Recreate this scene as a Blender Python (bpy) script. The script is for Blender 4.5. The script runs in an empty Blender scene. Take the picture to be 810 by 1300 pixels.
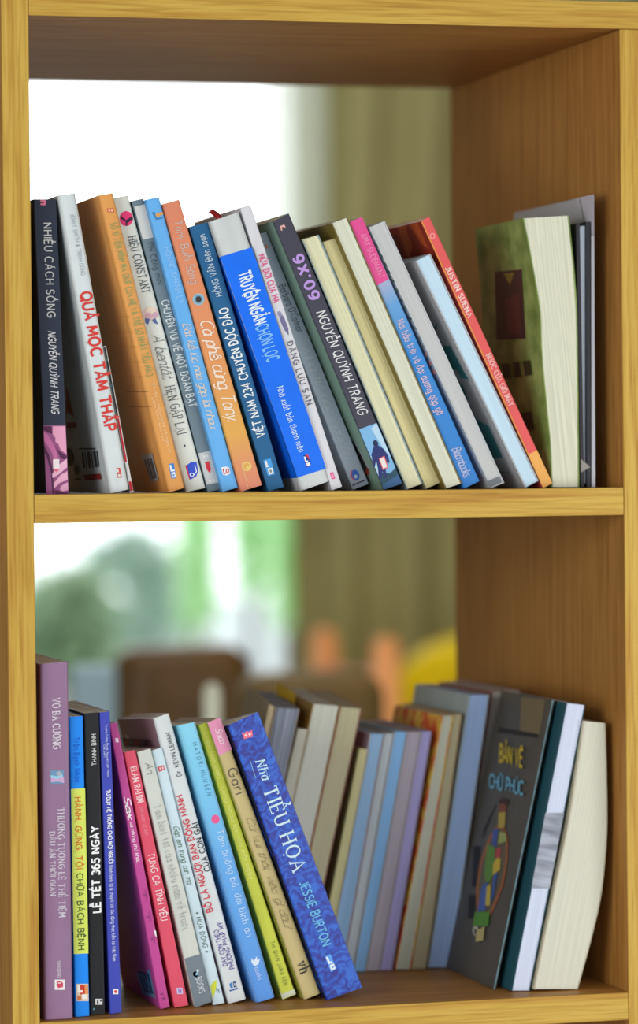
import bpy, bmesh, math, random
from mathutils import Vector, Matrix

random.seed(7)
SC = bpy.context.scene
COL = SC.collection
R = math.radians

# ---------------------------------------------------------------- camera
H0 = 0.95                                   # height of the middle shelf above the floor
CX, CY, CZ = -0.41954, -2.25223, 0.01672 + H0
YAW, PIT, ROL, FPX = 0.26374, -0.01296, -0.0104, 4536.08
_F = Vector((math.sin(YAW)*math.cos(PIT), math.cos(YAW)*math.cos(PIT), math.sin(PIT)))
_R = Vector((math.cos(YAW), -math.sin(YAW), 0))
_U = _R.cross(_F)
CR = math.cos(ROL)*_R + math.sin(ROL)*_U
CU = -math.sin(ROL)*_R + math.cos(ROL)*_U
CAMP = Vector((CX, CY, CZ))
cd = bpy.data.cameras.new('camera')
cam = bpy.data.objects.new('camera', cd)
COL.objects.link(cam)
m = Matrix((CR, CU, -_F)).transposed().to_4x4()
m.translation = CAMP
cam.matrix_world = m
cd.sensor_fit = 'VERTICAL'
cd.sensor_height = 36
cd.lens = FPX/1300*36
cd.clip_start = 0.05
cd.clip_end = 200
cd.dof.use_dof = True
cd.dof.focus_distance = 2.33
cd.dof.aperture_fstop = 3.7
SC.camera = cam

# ---------------------------------------------------------------- sky, lamps, exposure
def s2l(c):
    c = c/255.0
    return c/12.92 if c <= 0.04045 else ((c+0.055)/1.055)**2.4
def rgb(r, g, b, k=1.0):
    return (s2l(r)*k, s2l(g)*k, s2l(b)*k, 1.0)

w = bpy.data.worlds.new('sky')
SC.world = w
w.use_nodes = True
nt = w.node_tree
nt.nodes.clear()
wo = nt.nodes.new('ShaderNodeOutputWorld')
bg = nt.nodes.new('ShaderNodeBackground')
tc = nt.nodes.new('ShaderNodeTexCoord')
sx = nt.nodes.new('ShaderNodeSeparateXYZ')
rp = nt.nodes.new('ShaderNodeValToRGB')
nt.links.new(tc.outputs['Generated'], sx.inputs[0])
mr = nt.nodes.new('ShaderNodeMapRange')
mr.inputs['From Min'].default_value = -0.6
mr.inputs['From Max'].default_value = 0.8
nt.links.new(sx.outputs['Y'], mr.inputs['Value'])
nt.links.new(mr.outputs[0], rp.inputs[0])
rp.color_ramp.elements[0].color = (0.74, 0.775, 0.81, 1)
rp.color_ramp.elements[1].color = (2.3, 2.45, 2.5, 1)
nt.links.new(rp.outputs[0], bg.inputs['Color'])
nt.links.new(bg.outputs[0], wo.inputs[0])

def area(name, loc, target, sx_, sy_, power, col):
    l = bpy.data.lights.new(name, 'AREA')
    l.shape = 'RECTANGLE'
    l.size, l.size_y = sx_, sy_
    l.energy = power
    l.color = col
    o = bpy.data.objects.new(name, l)
    COL.objects.link(o)
    o.location = loc
    o.rotation_euler = (Vector(target)-Vector(loc)).to_track_quat('-Z', 'Y').to_euler()
    return o
area('key_lamp', (0.85, -1.0, H0-0.22), (0.2, 0.0, H0-0.08), 0.7, 0.6, 6, (1.0, 0.985, 0.96))

area('left_fill_lamp', (-1.75, -1.75, H0+0.05), (0.25, 0.1, H0), 1.2, 1.2, 30, (0.96, 0.985, 1.0))  # added soft fill that lifts the left-facing covers; no window stands here
area('room_fill_lamp', (0.6, 1.5, 2.7), (0.9, 2.2, 0.0), 1.6, 1.6, 24, (1.0, 0.99, 0.96))  # unseen fill added to brighten curtain and chairs, not a real fixture
SC.view_settings.view_transform = 'Standard'
SC.view_settings.look = 'None'
SC.view_settings.exposure = 0.1
SC.view_settings.gamma = 1.0
SC.view_settings.use_curve_mapping = False

# ---------------------------------------------------------------- helpers
def ray(px, py):
    return (_F + CR*((px-405)/FPX) + CU*((650-py)/FPX))
def at(px, py, Y):
    d = ray(px, py)
    return CAMP + d*((Y-CY)/d.y)
def on_plane(px, py, p, n):
    d = ray(px, py)
    return CAMP + d*((p-CAMP).dot(n)/d.dot(n))

MATS = {}
def mat(key, color, rough=0.5, spec=0.4, coat=0.0):
    if key in MATS:
        return MATS[key]
    m = bpy.data.materials.new(key)
    m.use_nodes = True
    b = m.node_tree.nodes['Principled BSDF']
    b.inputs['Base Color'].default_value = color
    b.inputs['Roughness'].default_value = rough
    b.inputs['Specular IOR Level'].default_value = spec
    b.inputs['Coat Weight'].default_value = coat
    MATS[key] = m
    return m
def ink(r, g, b):
    return mat('ink_%d_%d_%d' % (r, g, b), rgb(r, g, b), 0.55, 0.25)

def noise_color(m, c1, c2, scale, vec_scale=(1, 1, 1), detail=4, lo=0.35, hi=0.65, coord='Object', rough=None):
    n = m.node_tree.nodes
    l = m.node_tree.links
    t = n.new('ShaderNodeTexCoord')
    mp = n.new('ShaderNodeMapping')
    mp.inputs['Scale'].default_value = vec_scale
    no = n.new('ShaderNodeTexNoise')
    no.inputs['Scale'].default_value = scale
    no.inputs['Detail'].default_value = detail
    r = n.new('ShaderNodeValToRGB')
    r.color_ramp.elements[0].position = lo
    r.color_ramp.elements[1].position = hi
    r.color_ramp.elements[0].color = c1
    r.color_ramp.elements[1].color = c2
    l.new(t.outputs[coord], mp.inputs[0])
    l.new(mp.outputs[0], no.inputs['Vector'])
    l.new(no.outputs['Fac'], r.inputs[0])
    l.new(r.outputs[0], n['Principled BSDF'].inputs['Base Color'])
    return m

def cover_mat(r, g, b, gloss=0.38):
    """printed paper cover: nearly flat colour with faint mottling"""
    key = 'cover_%d_%d_%d' % (r, g, b)
    if key in MATS:
        return MATS[key]
    m = mat(key, rgb(r, g, b), gloss+.06, 0.22)
    return noise_color(m, rgb(r, g, b, 0.93), rgb(r, g, b, 1.04), 60, (1, 1, 0.4))

def page_mat(r, g, b, dark=0.86):
    """edge of a paper block: fine lines along the height of the book"""
    key = 'pages_%d_%d_%d_%d' % (r, g, b, int(dark*100))
    if key in MATS:
        return MATS[key]
    m = mat(key, rgb(r, g, b), 0.8, 0.15)
    noise_color(m, rgb(r, g, b, dark), rgb(r, g, b, 1.05), 1.0, (900, 60, 9), 3, 0.3, 0.7)
    n = m.node_tree.nodes
    bp = n.new('ShaderNodeBump')
    bp.inputs['Strength'].default_value = 0.25
    bp.inputs['Distance'].default_value = 0.0003
    noz = [x for x in n if x.type == 'TEX_NOISE'][0]
    m.node_tree.links.new(noz.outputs['Fac'], bp.inputs['Height'])
    m.node_tree.links.new(bp.outputs[0], n['Principled BSDF'].inputs['Normal'])
    return m

def grad_mat(key, stops, z0, z1, gloss=0.38, axis='Z', mottling=None):
    """a printed colour gradient along the book's own height (local metres z0..z1)"""
    m = mat(key, (1, 1, 1, 1), gloss+.06, 0.22)
    n = m.node_tree.nodes
    l = m.node_tree.links
    t = n.new('ShaderNodeTexCoord')
    s = n.new('ShaderNodeSeparateXYZ')
    q = n.new('ShaderNodeMapRange')
    q.inputs['From Min'].default_value = z0
    q.inputs['From Max'].default_value = z1
    r = n.new('ShaderNodeValToRGB')
    el = r.color_ramp.elements
    while len(el) < len(stops):
        el.new(0.5)
    for e, (p, c) in zip(el, sorted(stops)):
        e.position = p
        e.color = rgb(*c)
    l.new(t.outputs['Object'], s.inputs[0])
    l.new(s.outputs[axis], q.inputs['Value'])
    l.new(q.outputs[0], r.inputs[0])
    l.new(r.outputs[0], n['Principled BSDF'].inputs['Base Color'])
    return m

def link(name, me, parent=None):
    o = bpy.data.objects.new(name, me)
    COL.objects.link(o)
    if parent is not None:
        o.parent = parent
    return o
def mesh_obj(name, verts, faces, mats, parent=None, fm=None, smooth=False):
    me = bpy.data.meshes.new(name)
    me.from_pydata([tuple(v) for v in verts], [], faces)
    if not isinstance(mats, (list, tuple)):
        mats = [mats]
    for k in mats:
        me.materials.append(k)
    if fm:
        for p, i in zip(me.polygons, fm):
            p.material_index = i
    bm = bmesh.new()
    bm.from_mesh(me)
    bmesh.ops.recalc_face_normals(bm, faces=bm.faces)
    bm.to_mesh(me)
    bm.free()
    if smooth:
        for p in me.polygons:
            p.use_smooth = True
    return link(name, me, parent)
def bm_obj(name, bm, mats, parent=None, smooth=False):
    me = bpy.data.meshes.new(name)
    bmesh.ops.recalc_face_normals(bm, faces=bm.faces)
    bm.to_mesh(me)
    bm.free()
    if not isinstance(mats, (list, tuple)):
        mats = [mats]
    for k in mats:
        me.materials.append(k)
    if smooth:
        for p in me.polygons:
            p.use_smooth = True
    return link(name, me, parent)
def add_box(bm, x0, x1, y0, y1, z0, z1, bev=0.0, seg=2):
    r = bmesh.ops.create_cube(bm, size=1.0)
    for v in r['verts']:
        v.co = Vector((x0 if v.co.x < 0 else x1, y0 if v.co.y < 0 else y1, z0 if v.co.z < 0 else z1))
    if bev > 0:
        es = list({e for v in r['verts'] for e in v.link_edges})
        bmesh.ops.bevel(bm, geom=es, offset=bev, segments=seg, affect='EDGES', profile=0.5)
def box(name, x0, x1, y0, y1, z0, z1, m, parent=None, bev=0.0):
    bm = bmesh.new()
    add_box(bm, x0, x1, y0, y1, z0, z1, bev)
    return bm_obj(name, bm, m, parent)
def empty(name, loc, rot=(0, 0, 0)):
    o = bpy.data.objects.new(name, None)
    o.empty_display_size = 0.05
    COL.objects.link(o)
    o.location = loc
    o.rotation_euler = rot
    return o
def tag(o, label=None, cat=None, group=None, kind=None):
    if label: o['label'] = label
    if cat: o['category'] = cat
    if group: o['group'] = group
    if kind: o['kind'] = kind
    return o

# ---------------------------------------------------------------- wood
def wood(key, axis, light, mid, dark):
    m = mat(key, mid, 0.48, 0.16)
    n = m.node_tree.nodes
    l = m.node_tree.links
    t = n.new('ShaderNodeTexCoord')
    def layer(scale, sc, det, dist):
        mp = n.new('ShaderNodeMapping')
        mp.inputs['Scale'].default_value = sc
        no = n.new('ShaderNodeTexNoise')
        no.inputs['Scale'].default_value = scale
        no.inputs['Detail'].default_value = det
        no.inputs['Distortion'].default_value = dist
        l.new(t.outputs['Object'], mp.inputs[0])
        l.new(mp.outputs[0], no.inputs['Vector'])
        return no.outputs['Fac']
    k = {'Z': (1, 1, 0.035), 'X': (0.035, 1, 1)}[axis]
    broad = layer(170, k, 3, 0.6)
    fine = layer(520, k, 5, 0.2)
    r1 = n.new('ShaderNodeValToRGB')
    r1.color_ramp.elements[0].position = 0.33
    r1.color_ramp.elements[0].color = dark
    r1.color_ramp.elements[1].position = 0.62
    r1.color_ramp.elements[1].color = light
    e = r1.color_ramp.elements.new(0.46)
    e.color = mid
    l.new(broad, r1.inputs[0])
    r2 = n.new('ShaderNodeValToRGB')
    r2.color_ramp.elements[0].position = 0.36
    r2.color_ramp.elements[0].color = (0.74, 0.66, 0.54, 1)
    r2.color_ramp.elements[1].position = 0.52
    r2.color_ramp.elements[1].color = (1, 1, 1, 1)
    l.new(fine, r2.inputs[0])
    mx = n.new('ShaderNodeMix')
    mx.data_type = 'RGBA'
    mx.blend_type = 'MULTIPLY'
    mx.inputs[0].default_value = 0.75
    l.new(r1.outputs[0], mx.inputs[6])
    l.new(r2.outputs[0], mx.inputs[7])
    l.new(mx.outputs[2], n['Principled BSDF'].inputs['Base Color'])
    bp = n.new('ShaderNodeBump')
    bp.inputs['Strength'].default_value = 0.12
    bp.inputs['Distance'].default_value = 0.0005
    l.new(fine, bp.inputs['Height'])
    l.new(bp.outputs[0], n['Principled BSDF'].inputs['Normal'])
    return m
WL, WM, WD = rgb(206, 170, 80), rgb(198, 158, 70), rgb(184, 138, 60)
wood_v = wood('oak_laminate_upright', 'Z', WL, WM, WD)
wood_h = wood('oak_laminate_level', 'X', WL, WM, WD)

# ---------------------------------------------------------------- bookshelf
W, D = 0.40, 0.38183
ZT, TM, ZB = 0.30583, 0.01832, -0.33812
PL = 0.0175
shelf_root = empty('bookshelf', (0, 0, 0))
tag(shelf_root, 'open oak laminate bookshelf with two full compartments of books', 'bookshelf')
lam_v = wood('brown_laminate_upright', 'Z', rgb(184, 132, 68), rgb(174, 122, 60), rgb(160, 110, 52))
lam_h = wood('brown_laminate_level', 'X', rgb(184, 132, 68), rgb(174, 122, 60), rgb(160, 110, 52))
EB = 0.0016
def shelf_part(name, x0, x1, z0, z1, face, edge):
    """a board with a paler oak band along its front edge"""
    p = box(name, x0, x1, EB, D, z0, z1, face, shelf_root, 0.0004)
    e = box('edge_band', x0, x1, 0, EB, z0, z1, edge, p, 0.0005)
    e['label'] = 'pale oak edge band'
shelf_part('side_panel', -PL, 0, 0, H0+ZT+0.45, lam_v, wood_v)
shelf_part('side_panel', W, W+PL, 0, H0+ZT, lam_v, wood_v)
shelf_part('top_panel', 0.0003, W+0.35, H0+ZT+0.0003, H0+ZT+TM, lam_h, wood_h)
shelf_part('shelf_board', 0.0003, W-0.0003, H0-TM, H0, lam_h, wood_h)
shelf_part('shelf_board', 0.0003, W-0.0003, H0+ZB-TM, H0+ZB, lam_h, wood_h)
shelf_part('shelf_board', 0.0003, W-0.0003, 0.06, 0.06+TM, lam_h, wood_h)

# ---------------------------------------------------------------- books
class Book:
    pass
def resample(pts, n):
    if len(pts) == n+1:
        return pts
    d = [0]
    for a, b in zip(pts, pts[1:]):
        d.append(d[-1]+(b-a).length)
    out = []
    for i in range(n+1):
        s = d[-1]*i/n
        for k in range(len(pts)-1):
            if s <= d[k+1]+1e-12:
                f = (s-d[k])/max(1e-9, d[k+1]-d[k])
                out.append(pts[k].lerp(pts[k+1], f))
                break
    return out

def smooth_poly(pts, sub=4):
    """Catmull-Rom through the given world points"""
    if len(pts) < 3:
        return pts
    out = []
    P = [pts[0]*2-pts[1]] + list(pts) + [pts[-1]*2-pts[-2]]
    for i in range(1, len(P)-2):
        a, b, c, d = P[i-1], P[i], P[i+1], P[i+2]
        for k in range(sub):
            t = k/sub
            out.append(0.5*((2*b)+(c-a)*t+(2*a-5*b+4*c-d)*t*t+(3*b-3*c+d-a)*t**3))
    out.append(pts[-1])
    return out

def book(label, group, Lp, Rp, Y, w, cover, pages, shelf, spine='front', ct=0.0005, hard=0.0,
         rr=0.0008, far=(0, 0), farb=0.0, cat='book', name='book', covers=True):
    """a book whose nearest face (spine or fore-edge) stands at depth Y; Lp / Rp run top to bottom"""
    B = Book()
    zs = H0 if shelf == 'up' else H0+ZB
    L = [at(x, y, Y) for x, y in Lp]
    Rr = [at(x, y, Y) for x, y in Rp]
    dz = zs+0.0004-min(L[-1].z, Rr[-1].z)
    for P in (L, Rr):
        zt, zb = P[0].z, P[-1].z
        for p in P:
            p.z += dz*(zt-p.z)/(zt-zb)
    L, Rr = smooth_poly(L), smooth_poly(Rr)
    n = max(len(L), len(Rr), 3)-1
    L, Rr = resample(L, n), resample(Rr, n)
    ax = (L[0]-L[-1])
    ang = math.atan2(ax.x, ax.z)
    root = empty(name, L[-1], (0, ang, 0))
    tag(root, label, cat, group)
    M = Matrix.Translation(L[-1]) @ Matrix.Rotation(ang, 4, 'Y')
    MI = M.inverted()
    B.root, B.M, B.MI, B.L, B.R, B.Y, B.w, B.Lp, B.Rp = root, M, MI, L, Rr, Y, w, Lp, Rp
    B.h = ax.length
    B.far, B.farb = far, farb
    B.spine = spine
    def P(i, s_m, y, up=0.0, from_right=False):
        """row i, s_m metres across from the left (or right) edge, y metres deep, up metres along the height"""
        a, b = L[i], Rr[i]
        v = (b-a)
        t = s_m/v.length
        p = (b-v*t) if from_right else (a+v*t)
        p = Vector((p.x, Y+y, p.z))
        f = 1-i/n
        p.x += far[0]*f*(y/w)
        p.z += far[1]*f*(y/w)
        p.x += farb*(1-f)*(y/w)
        if up:
            d = (L[0]-L[-1]).normalized()
            p += d*up
        return MI @ p
    ov = hard
    # profile of the case: outside path then inside path
    def profile(i):
        o, k = [], []
        c = ct
        fl = (lambda y: y) if spine == 'front' else (lambda y: w-y)
        o.append(P(i, 0, fl(w)))
        for q in range(4):
            a = q/3*math.pi/2
            o.append(P(i, rr*(1-math.sin(a)) if False else rr*(1-math.cos(math.pi/2-a)) if False else rr-rr*math.cos(a), fl(rr-rr*math.sin(a))))
        for q in range(4):
            a = (1-q/3)*math.pi/2
            o.append(P(i, rr-rr*math.cos(a), fl(rr-rr*math.sin(a)), 0, True))
        o.append(P(i, 0, fl(w), 0, True))
        k.append(P(i, c, fl(w), 0, True))
        k.append(P(i, c, fl(max(c, rr*0.7)), 0, True))
        k.append(P(i, c, fl(max(c, rr*0.7))))
        k.append(P(i, c, fl(w)))
        return o + k
    if covers:
        vs, fs = [], []
        for i in range(n+1):
            vs += profile(i)
        m_ = len(vs)//(n+1)
        for i in range(n):
            for j in range(m_):
                a = i*m_+j
                b = i*m_+(j+1) % m_
                fs.append((a, b, b+m_, a+m_))
        no = m_-4
        for i in (0, n):
            o = i*m_
            # caps: left board, spine strip, right board
            half = no//2
            fs.append((o+0, o+1, o+m_-2, o+m_-1))
            fs.append(tuple([o+q for q in range(1, no-1)] + [o+no+1, o+no+2]))
            fs.append((o+no-2, o+no-1, o+no, o+no+1))
        B.cover = mesh_obj('cover', vs, fs, cover, root)
        B.holder = B.cover
    # page block
    e = 0.00015
    vs, fs = [], []
    sy0 = 0.0012 if spine == 'front' else (0.0003+ov)
    sy1 = w-0.0004-ov if spine == 'front' else w-0.0012
    c = ct+e if covers else 0.0
    hl = (L[0]-L[-1]).length
    nd = 5 if len(Lp) > 2 and spine != 'front' else 1
    for i in range(n+1):
        up = (-0.0002-ov) if i == 0 else ((0.0002+ov) if i == n else 0)
        for (s, y, r_) in ((c, sy0, False), (c, sy0, True), (c, sy1, True), (c, sy1, False)):
            vs.append(P(i, s, y, up, r_))
    for i in range(n):
        for j in range(4):
            a, b = i*4+j, i*4+(j+1) % 4
            fs.append((a, b, b+4, a+4))
    fs.append((0, 1, 2, 3))
    fs.append((4*n, 4*n+1, 4*n+2, 4*n+3))
    if pages:
        B.pages = mesh_obj('page_block', vs, fs, pages, root)
    return B

def face_pt(B, y, v, layer=0):
    """point on the near face of a book at photo height y, fraction v across, in the book's own space"""
    n = len(B.L)-1
    yt = (B.Lp[0][1]+B.Rp[0][1])/2
    yb = (B.Lp[-1][1]+B.Rp[-1][1])/2
    u = (y-yt)/(yb-yt)*n
    i = min(max(int(math.floor(u)), 0), n-1)
    f = u-i
    a = B.L[i].lerp(B.L[i+1], f)
    b = B.R[i].lerp(B.R[i+1], f)
    p = a.lerp(b, v)
    p = Vector((p.x, B.Y-0.00012*(layer+1), p.z))
    return B.MI @ p

def outline_to(B, pts, layer):
    return [B.MI @ Vector((q.x, q.y-0.00012*(layer+1), q.z)) for q in (at(x, y, B.Y) for x, y in pts)]

def print_on(B, name, shapes, side='face', label=None):
    """flat printing on a book: shapes = [(colour, [(px, py) ...]), ...] in photograph positions, later ones on top"""
    vs, fs, fm, mats = [], [], [], []
    if side == 'left':
        a, b = B.L[-1], B.L[0]
        nrm = (b-a).cross(Vector((0, 1, 0))).normalized()
        if nrm.x > 0: nrm = -nrm
    for k, (c, pts) in enumerate(shapes):
        mm = c if isinstance(c, bpy.types.Material) else ink(*c)
        if mm not in mats: mats.append(mm)
        s = len(vs)
        if side == 'face':
            vs += outline_to(B, pts, k*0.4+0.2)
        else:
            vs += [B.MI @ (on_plane(x, y, a, nrm)+nrm*0.00012*(k*0.5+1)) for x, y in pts]
        fs.append(tuple(range(s, len(vs))))
        fm.append(mats.index(mm))
    o = mesh_obj(name, vs, fs, mats, B.pages if name.startswith(('page', 'edge_sp')) else B.holder, fm)
    if label: o['label'] = label
    return o

def print_bent(B, name, shapes, label=None):
    """four-cornered printing that follows a bent left board"""
    n = len(B.L)-1
    def surf(u, y):
        k = min(max(int(u*n), 0), n-1)
        p = B.L[k].lerp(B.L[k+1], u*n-k)
        return Vector((p.x+B.far[0]*(1-u)*(y/B.w)+B.farb*u*(y/B.w), B.Y+y, p.z+B.far[1]*(1-u)*(y/B.w)))
    def pix(p):
        d = p-CAMP
        z = d.dot(_F)
        return 405+FPX*d.dot(CR)/z, 650-FPX*d.dot(CU)/z
    def solve(px, py):
        u, y = .5, B.w/2
        for _ in range(12):
            a = pix(surf(u, y)); b = pix(surf(u+1e-3, y)); c = pix(surf(u, y+1e-4))
            j = [[(b[0]-a[0])/1e-3, (c[0]-a[0])/1e-4], [(b[1]-a[1])/1e-3, (c[1]-a[1])/1e-4]]
            det = j[0][0]*j[1][1]-j[0][1]*j[1][0]
            ex, ey = px-a[0], py-a[1]
            u += (ex*j[1][1]-ey*j[0][1])/det
            y += (j[0][0]*ey-j[1][0]*ex)/det
            u = min(max(u, .002), .998)
            y = min(max(y, .001), B.w)
        return surf(u, y)
    vs, fs, fm, mats = [], [], [], []
    for k, (c, q) in enumerate(shapes):
        mm = c if isinstance(c, bpy.types.Material) else ink(*c)
        if mm not in mats: mats.append(mm)
        s = len(vs)
        N, K = 5, 12
        for i in range(K+1):
            for j in range(N+1):
                f, g = i/K, j/N
                x = (q[0][0]*(1-g)+q[1][0]*g)*(1-f)+(q[3][0]*(1-g)+q[2][0]*g)*f
                y = (q[0][1]*(1-g)+q[1][1]*g)*(1-f)+(q[3][1]*(1-g)+q[2][1]*g)*f
                p = solve(x, y)
                p.x -= 0.0005+k*.00006
                vs.append(B.MI @ p)
        for i in range(K):
            for j in range(N):
                a = s+i*(N+1)+j
                fs.append((a, a+1, a+N+2, a+N+1))
                fm.append(mats.index(mm))
    o = mesh_obj(name, vs, fs, mats, B.holder, fm)
    if label: o['label'] = label
    return o

def print_board(B, name, m, u0, u1, y0, y1, label=None):
    """one printed area of a left board: u down the height 0..1, y back from the front in metres"""
    n = len(B.L)-1
    vs, fs = [], []
    N, K = 3, 10
    for i in range(K+1):
        for j in range(N+1):
            u = min(max(u0+(u1-u0)*i/K, 0.0), 1.0)
            y = y0+(y1-y0)*j/N
            k = min(int(u*n), n-1)
            p = B.L[k].lerp(B.L[k+1], u*n-k)
            p = Vector((p.x+B.far[0]*(1-u)*(y/B.w)+B.farb*u*(y/B.w)-0.00012, B.Y+y, p.z+B.far[1]*(1-u)*(y/B.w)))
            vs.append(B.MI @ p)
    for i in range(K):
        for j in range(N):
            a = i*(N+1)+j
            fs.append((a, a+1, a+N+2, a+N+1))
    o = mesh_obj(name, vs, fs, m, B.holder)
    if label: o['label'] = label
    return o

def quad(x0, y0, x1, y1, lean=0.0):
    """small upright rectangle leaning with its book: lean = horizontal drift per unit of height"""
    return [(x0, y0), (x1, y0), (x1+lean*(y1-y0), y1), (x0+lean*(y1-y0), y1)]
def disc(cx, cy, rx, ry=None, n=20, a0=0, a1=360, rot=0):
    ry = ry or rx
    out = []
    full = abs(a1-a0) >= 360
    for i in range(n if full else n+1):
        a = R(a0+(a1-a0)*i/n)
        x, y = rx*math.cos(a), ry*math.sin(a)
        c, s = math.cos(R(rot)), math.sin(R(rot))
        out.append((cx+x*c-y*s, cy+x*s+y*c))
    return out
def slab(B, y0, y1, v0, v1):
    """rectangle across the spine as photo outline"""
    def p(y, v):
        yt = B.Lp[0][1]*(1-v)+B.Rp[0][1]*v
        yb = B.Lp[-1][1]*(1-v)+B.Rp[-1][1]*v
        f = (y-(B.Lp[0][1]+B.Rp[0][1])/2)/((B.Lp[-1][1]+B.Rp[-1][1])/2-(B.Lp[0][1]+B.Rp[0][1])/2)
        xl = B.Lp[0][0]+(B.Lp[-1][0]-B.Lp[0][0])*f
        xr = B.Rp[0][0]+(B.Rp[-1][0]-B.Rp[0][0])*f
        yl = B.Lp[0][1]+(B.Lp[-1][1]-B.Lp[0][1])*f
        yr = B.Rp[0][1]+(B.Rp[-1][1]-B.Rp[0][1])*f
        return (xl+(xr-xl)*v, yl+(yr-yl)*v)
    return [p(y0, v0), p(y0, v1), p(y1, v1), p(y1, v0)]
def sp(B, pts):
    """spine shapes given as (v, y) pairs -> photo outline"""
    out = []
    for v, y in pts:
        q = slab(B, y, y, v, v)[0]
        out.append(q)
    return out

_FC = {}
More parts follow.
